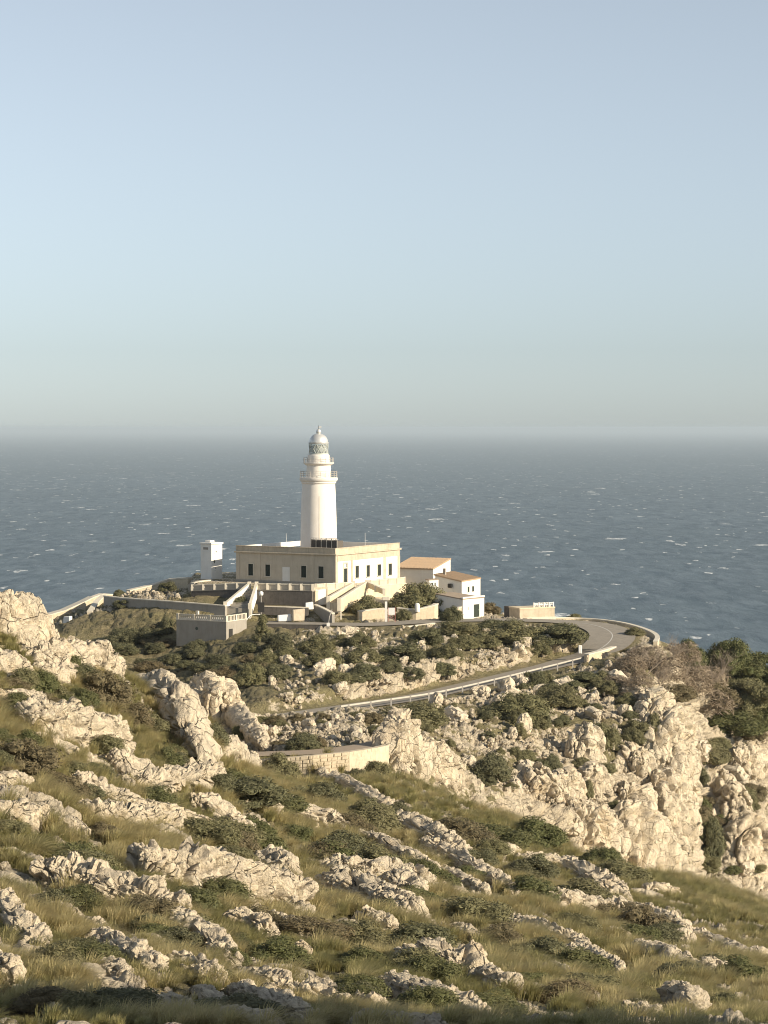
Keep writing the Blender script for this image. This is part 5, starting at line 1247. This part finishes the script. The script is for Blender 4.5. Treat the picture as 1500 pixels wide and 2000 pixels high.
BT = [('pale bare tree leaning over the cliff top beside the bend wall',1262,1318,110,84,1),('bare twiggy tree at the outer side of the bend parapet',1300,1300,100,76,2),('bare grey tree with a forked trunk below the skyline',1372,1372,110,112,3),
      ('bare wind bent thicket tree by the roadside wall end',1222,1300,90,58,4),('bare twiggy tree next to the forked tree',1340,1345,90,84,5),('small bare tree on the edge of the cliff slab',1290,1345,80,60,6),('bare tree against the green trees on the skyline',1405,1330,90,80,7)]
for b_ in BT: bare_tree(*b_)
bare_tree('thin leafless tree on the skyline behind the cottages', 915,1128,46,44,9)

# ================================================================== GRASS (nobody could count it)
def tussock(seed, n, L, spread, straw):
    rg = np.random.default_rng(seed); Vv = []; Ff = []; tn = []
    for i in range(n):
        a = rg.uniform(0, 6.283); r0 = abs(rg.normal()) * .17; base = np.array([math.cos(a)*r0, math.sin(a)*r0, -.03]); l = L * rg.uniform(.5, 1.1); w_ = rg.uniform(.007, .014)
        a2 = a + rg.normal()*.5; lean = rg.uniform(.15, 1.0) * spread; dx, dy = math.cos(a2)*lean + .38, math.sin(a2)*lean
        sx, sy = -dy, dx; nn = math.hypot(sx, sy) + 1e-6; sx, sy = sx/nn*w_, sy/nn*w_; t_ = np.clip(rg.normal(straw, .28), 0, 1); o = len(Vv)
        for k, f in enumerate((0, .35, .7, 1.0)):
            z = l * (f - .42*f*f*(.4+lean)); x = base[0] + dx*l*f*f*.8; y = base[1] + dy*l*f*f*.8; ww = (1, .85, .55, .08)[k]
            Vv += [(x - sx*ww, y - sy*ww, z), (x + sx*ww, y + sy*ww, z)]; tn += [t_*(.55+.45*f)]*2
        Ff += [(o+2*k, o+2*k+1, o+2*k+3, o+2*k+2) for k in range(3)]
    me = np_mesh('tussock', Vv, Ff, M['grass'], True); a_ = me.attributes.new('tone', 'FLOAT', 'POINT'); a_.data.foreach_set('value', np.array(tn, np.float32)); return me
gcol = bpy.data.collections.new('tussock_kinds')
for i, (n_, L, sp2, st2) in enumerate(((230,.85,.7,.22),(230,.95,.8,.45),(210,1.05,.9,.75),(240,.7,.8,.12),(190,.95,1.0,.95),(200,.55,1.1,.5))):
    gcol.objects.link(bpy.data.objects.new('tussock_%d' % i, tussock(70+i, n_, L, sp2, st2)))
NG = 19000
rg = np.random.default_rng(3); gpx = rg.uniform(-120, 1620, NG*2); gD = 38 + (192-38) * rg.random(NG*2) ** 1.15
gx_ = (gpx - 750)/F*gD; gy_ = gD; gz2 = tab_at(ZT, gx_, gy_)
pts = np.stack([gx_, gy_, gz2], -1); dn_ = fbm(pts*.25, 3, 81) + fbm(pts * .08, 2, 82)*.6
bd = np.stack([pts[:,0]*.10 + pts[:,1]*.05, pts[:,1]*.30 + pts[:,0]*.36, pts[:,2]*.15], -1)
rk = sstep(-.05, .50, fbm(bd, 4, 3)*1.25 + fbm(pts*.55, 3, 9)*.45 + .0)
keep = (rg.random(NG*2) < .12 + .85*sstep(-.35, .3, dn_)) & (rk < .56) & ((gD > 46) | (rg.random(NG*2) < .45))
keep &= poly_dist(gx_, gy_, wall_pts)[0] > 3.0
for cx, cy, dx, dy, L, hw in FOOT:
    a = (gx_-cx)*dx + (gy_-cy)*dy; b = -(gx_-cx)*dy + (gy_-cy)*dx; keep &= ~((np.abs(a) < L*.85) & (np.abs(b) < hw*.8))
for sx_, sy_, sr_ in SHRUBS:
    if sy_ < 195: keep &= np.hypot(gx_ - sx_, gy_ - sy_) > sr_ * .75
pts = pts[keep][:NG]; tone_n = fbm(bd[keep][:NG] * 1.3, 3, 91) * 1.7; ng = len(pts)
me = bpy.data.meshes.new('grass_points'); me.vertices.add(ng); me.vertices.foreach_set('co', pts.astype(np.float32).ravel())
ki = np.clip(np.floor((tone_n*1.6 + .5 + rg.normal(size=ng)*.22)*6), 0, 5).astype(np.int32); ki = np.array([3,0,1,5,2,4])[ki].astype(np.int32)
sc_ = (.45 + .95 * rg.random(ng) ** 1.6) * (.55 + .22*sstep(46, 75, pts[:,1]) + .34*sstep(110, 190, pts[:,1])); rot = np.stack([rg.normal(size=ng)*.12, rg.normal(size=ng)*.12, rg.normal(size=ng)*.45 - .25], -1)
for nm, ty, arr in (('idx','INT',ki),('scl','FLOAT',sc_.astype(np.float32)),('rot','FLOAT_VECTOR',rot.astype(np.float32))):
    a_ = me.attributes.new(nm, ty, 'POINT'); a_.data.foreach_set('vector' if ty == 'FLOAT_VECTOR' else 'value', arr.ravel())
def instancer(name, me, coll):
    o = link(name, me); ng_ = bpy.data.node_groups.new(name, 'GeometryNodeTree')
    ng_.interface.new_socket('Geometry', in_out='INPUT', socket_type='NodeSocketGeometry'); ng_.interface.new_socket('Geometry', in_out='OUTPUT', socket_type='NodeSocketGeometry')
    nd = ng_.nodes; gi = nd.new('NodeGroupInput'); go = nd.new('NodeGroupOutput'); ip = nd.new('GeometryNodeInstanceOnPoints'); ci = nd.new('GeometryNodeCollectionInfo')
    ci.inputs['Collection'].default_value = coll; ci.inputs['Separate Children'].default_value = True; ci.inputs['Reset Children'].default_value = True
    ip.inputs['Pick Instance'].default_value = True
    def na(n, t): x = nd.new('GeometryNodeInputNamedAttribute'); x.data_type = t; x.inputs['Name'].default_value = n; return x.outputs['Attribute']
    l_ = ng_.links; l_.new(gi.outputs[0], ip.inputs['Points']); l_.new(ci.outputs[0], ip.inputs['Instance']); l_.new(na('idx','INT'), ip.inputs['Instance Index'])
    l_.new(na('rot','FLOAT_VECTOR'), ip.inputs['Rotation']); l_.new(na('scl','FLOAT'), ip.inputs['Scale']); l_.new(ip.outputs[0], go.inputs[0])
    o.modifiers.new('scatter', 'NODES').node_group = ng_; return o
tag(instancer('grass', me, gcol), 'wind blown green and straw tussock grass over the near slope', 'grass', kind='stuff')
# small rubble everywhere between the bushes beyond the gully
rcol = bpy.data.collections.new('rubble_kinds')
for i in range(8): rcol.objects.link(bpy.data.objects.new('rubble_%d' % i, RVAR[i]))
rp_ = []
r4 = random.Random(17)
for poly, n_, dm in ((ZONES[0][0], 420, 205), (ZONES[1][0], 420, 193), (ZONES[2][0], 620, 195), (ZONES[3][0], 260, 220), ([(230,1520),(420,1500),(430,1530),(250,1560)], 90, 60)):
    xs = [p[0] for p in poly]; ys = [p[1] for p in poly]; c = t = 0
    while c < n_ and t < n_*8:
        t += 1; px, py = r4.uniform(min(xs), max(xs)), r4.uniform(min(ys), max(ys))
        if not inside(px, py, poly): continue
        p = hit(px, py)
        if p.y < dm or not off_road(p.x, p.y): continue
        rp_.append((p.x, p.y, p.z, r4.uniform(4, 11) * p.y / F)); c += 1
rp_ = np.array(rp_); me = bpy.data.meshes.new('rubble_points'); me.vertices.add(len(rp_)); me.vertices.foreach_set('co', rp_[:, :3].astype(np.float32).ravel())
for nm, ty, arr in (('idx','INT',rg.integers(0, 8, len(rp_)).astype(np.int32)),('scl','FLOAT',rp_[:,3].astype(np.float32)),('rot','FLOAT_VECTOR',rg.uniform(-1.5,1.5,(len(rp_),3)).astype(np.float32))):
    a_ = me.attributes.new(nm, ty, 'POINT'); a_.data.foreach_set('vector' if ty == 'FLOAT_VECTOR' else 'value', arr.ravel())
tag(instancer('rubble', me, rcol), 'small pale rubble strewn over the rocky slopes', 'rubble', kind='stuff')
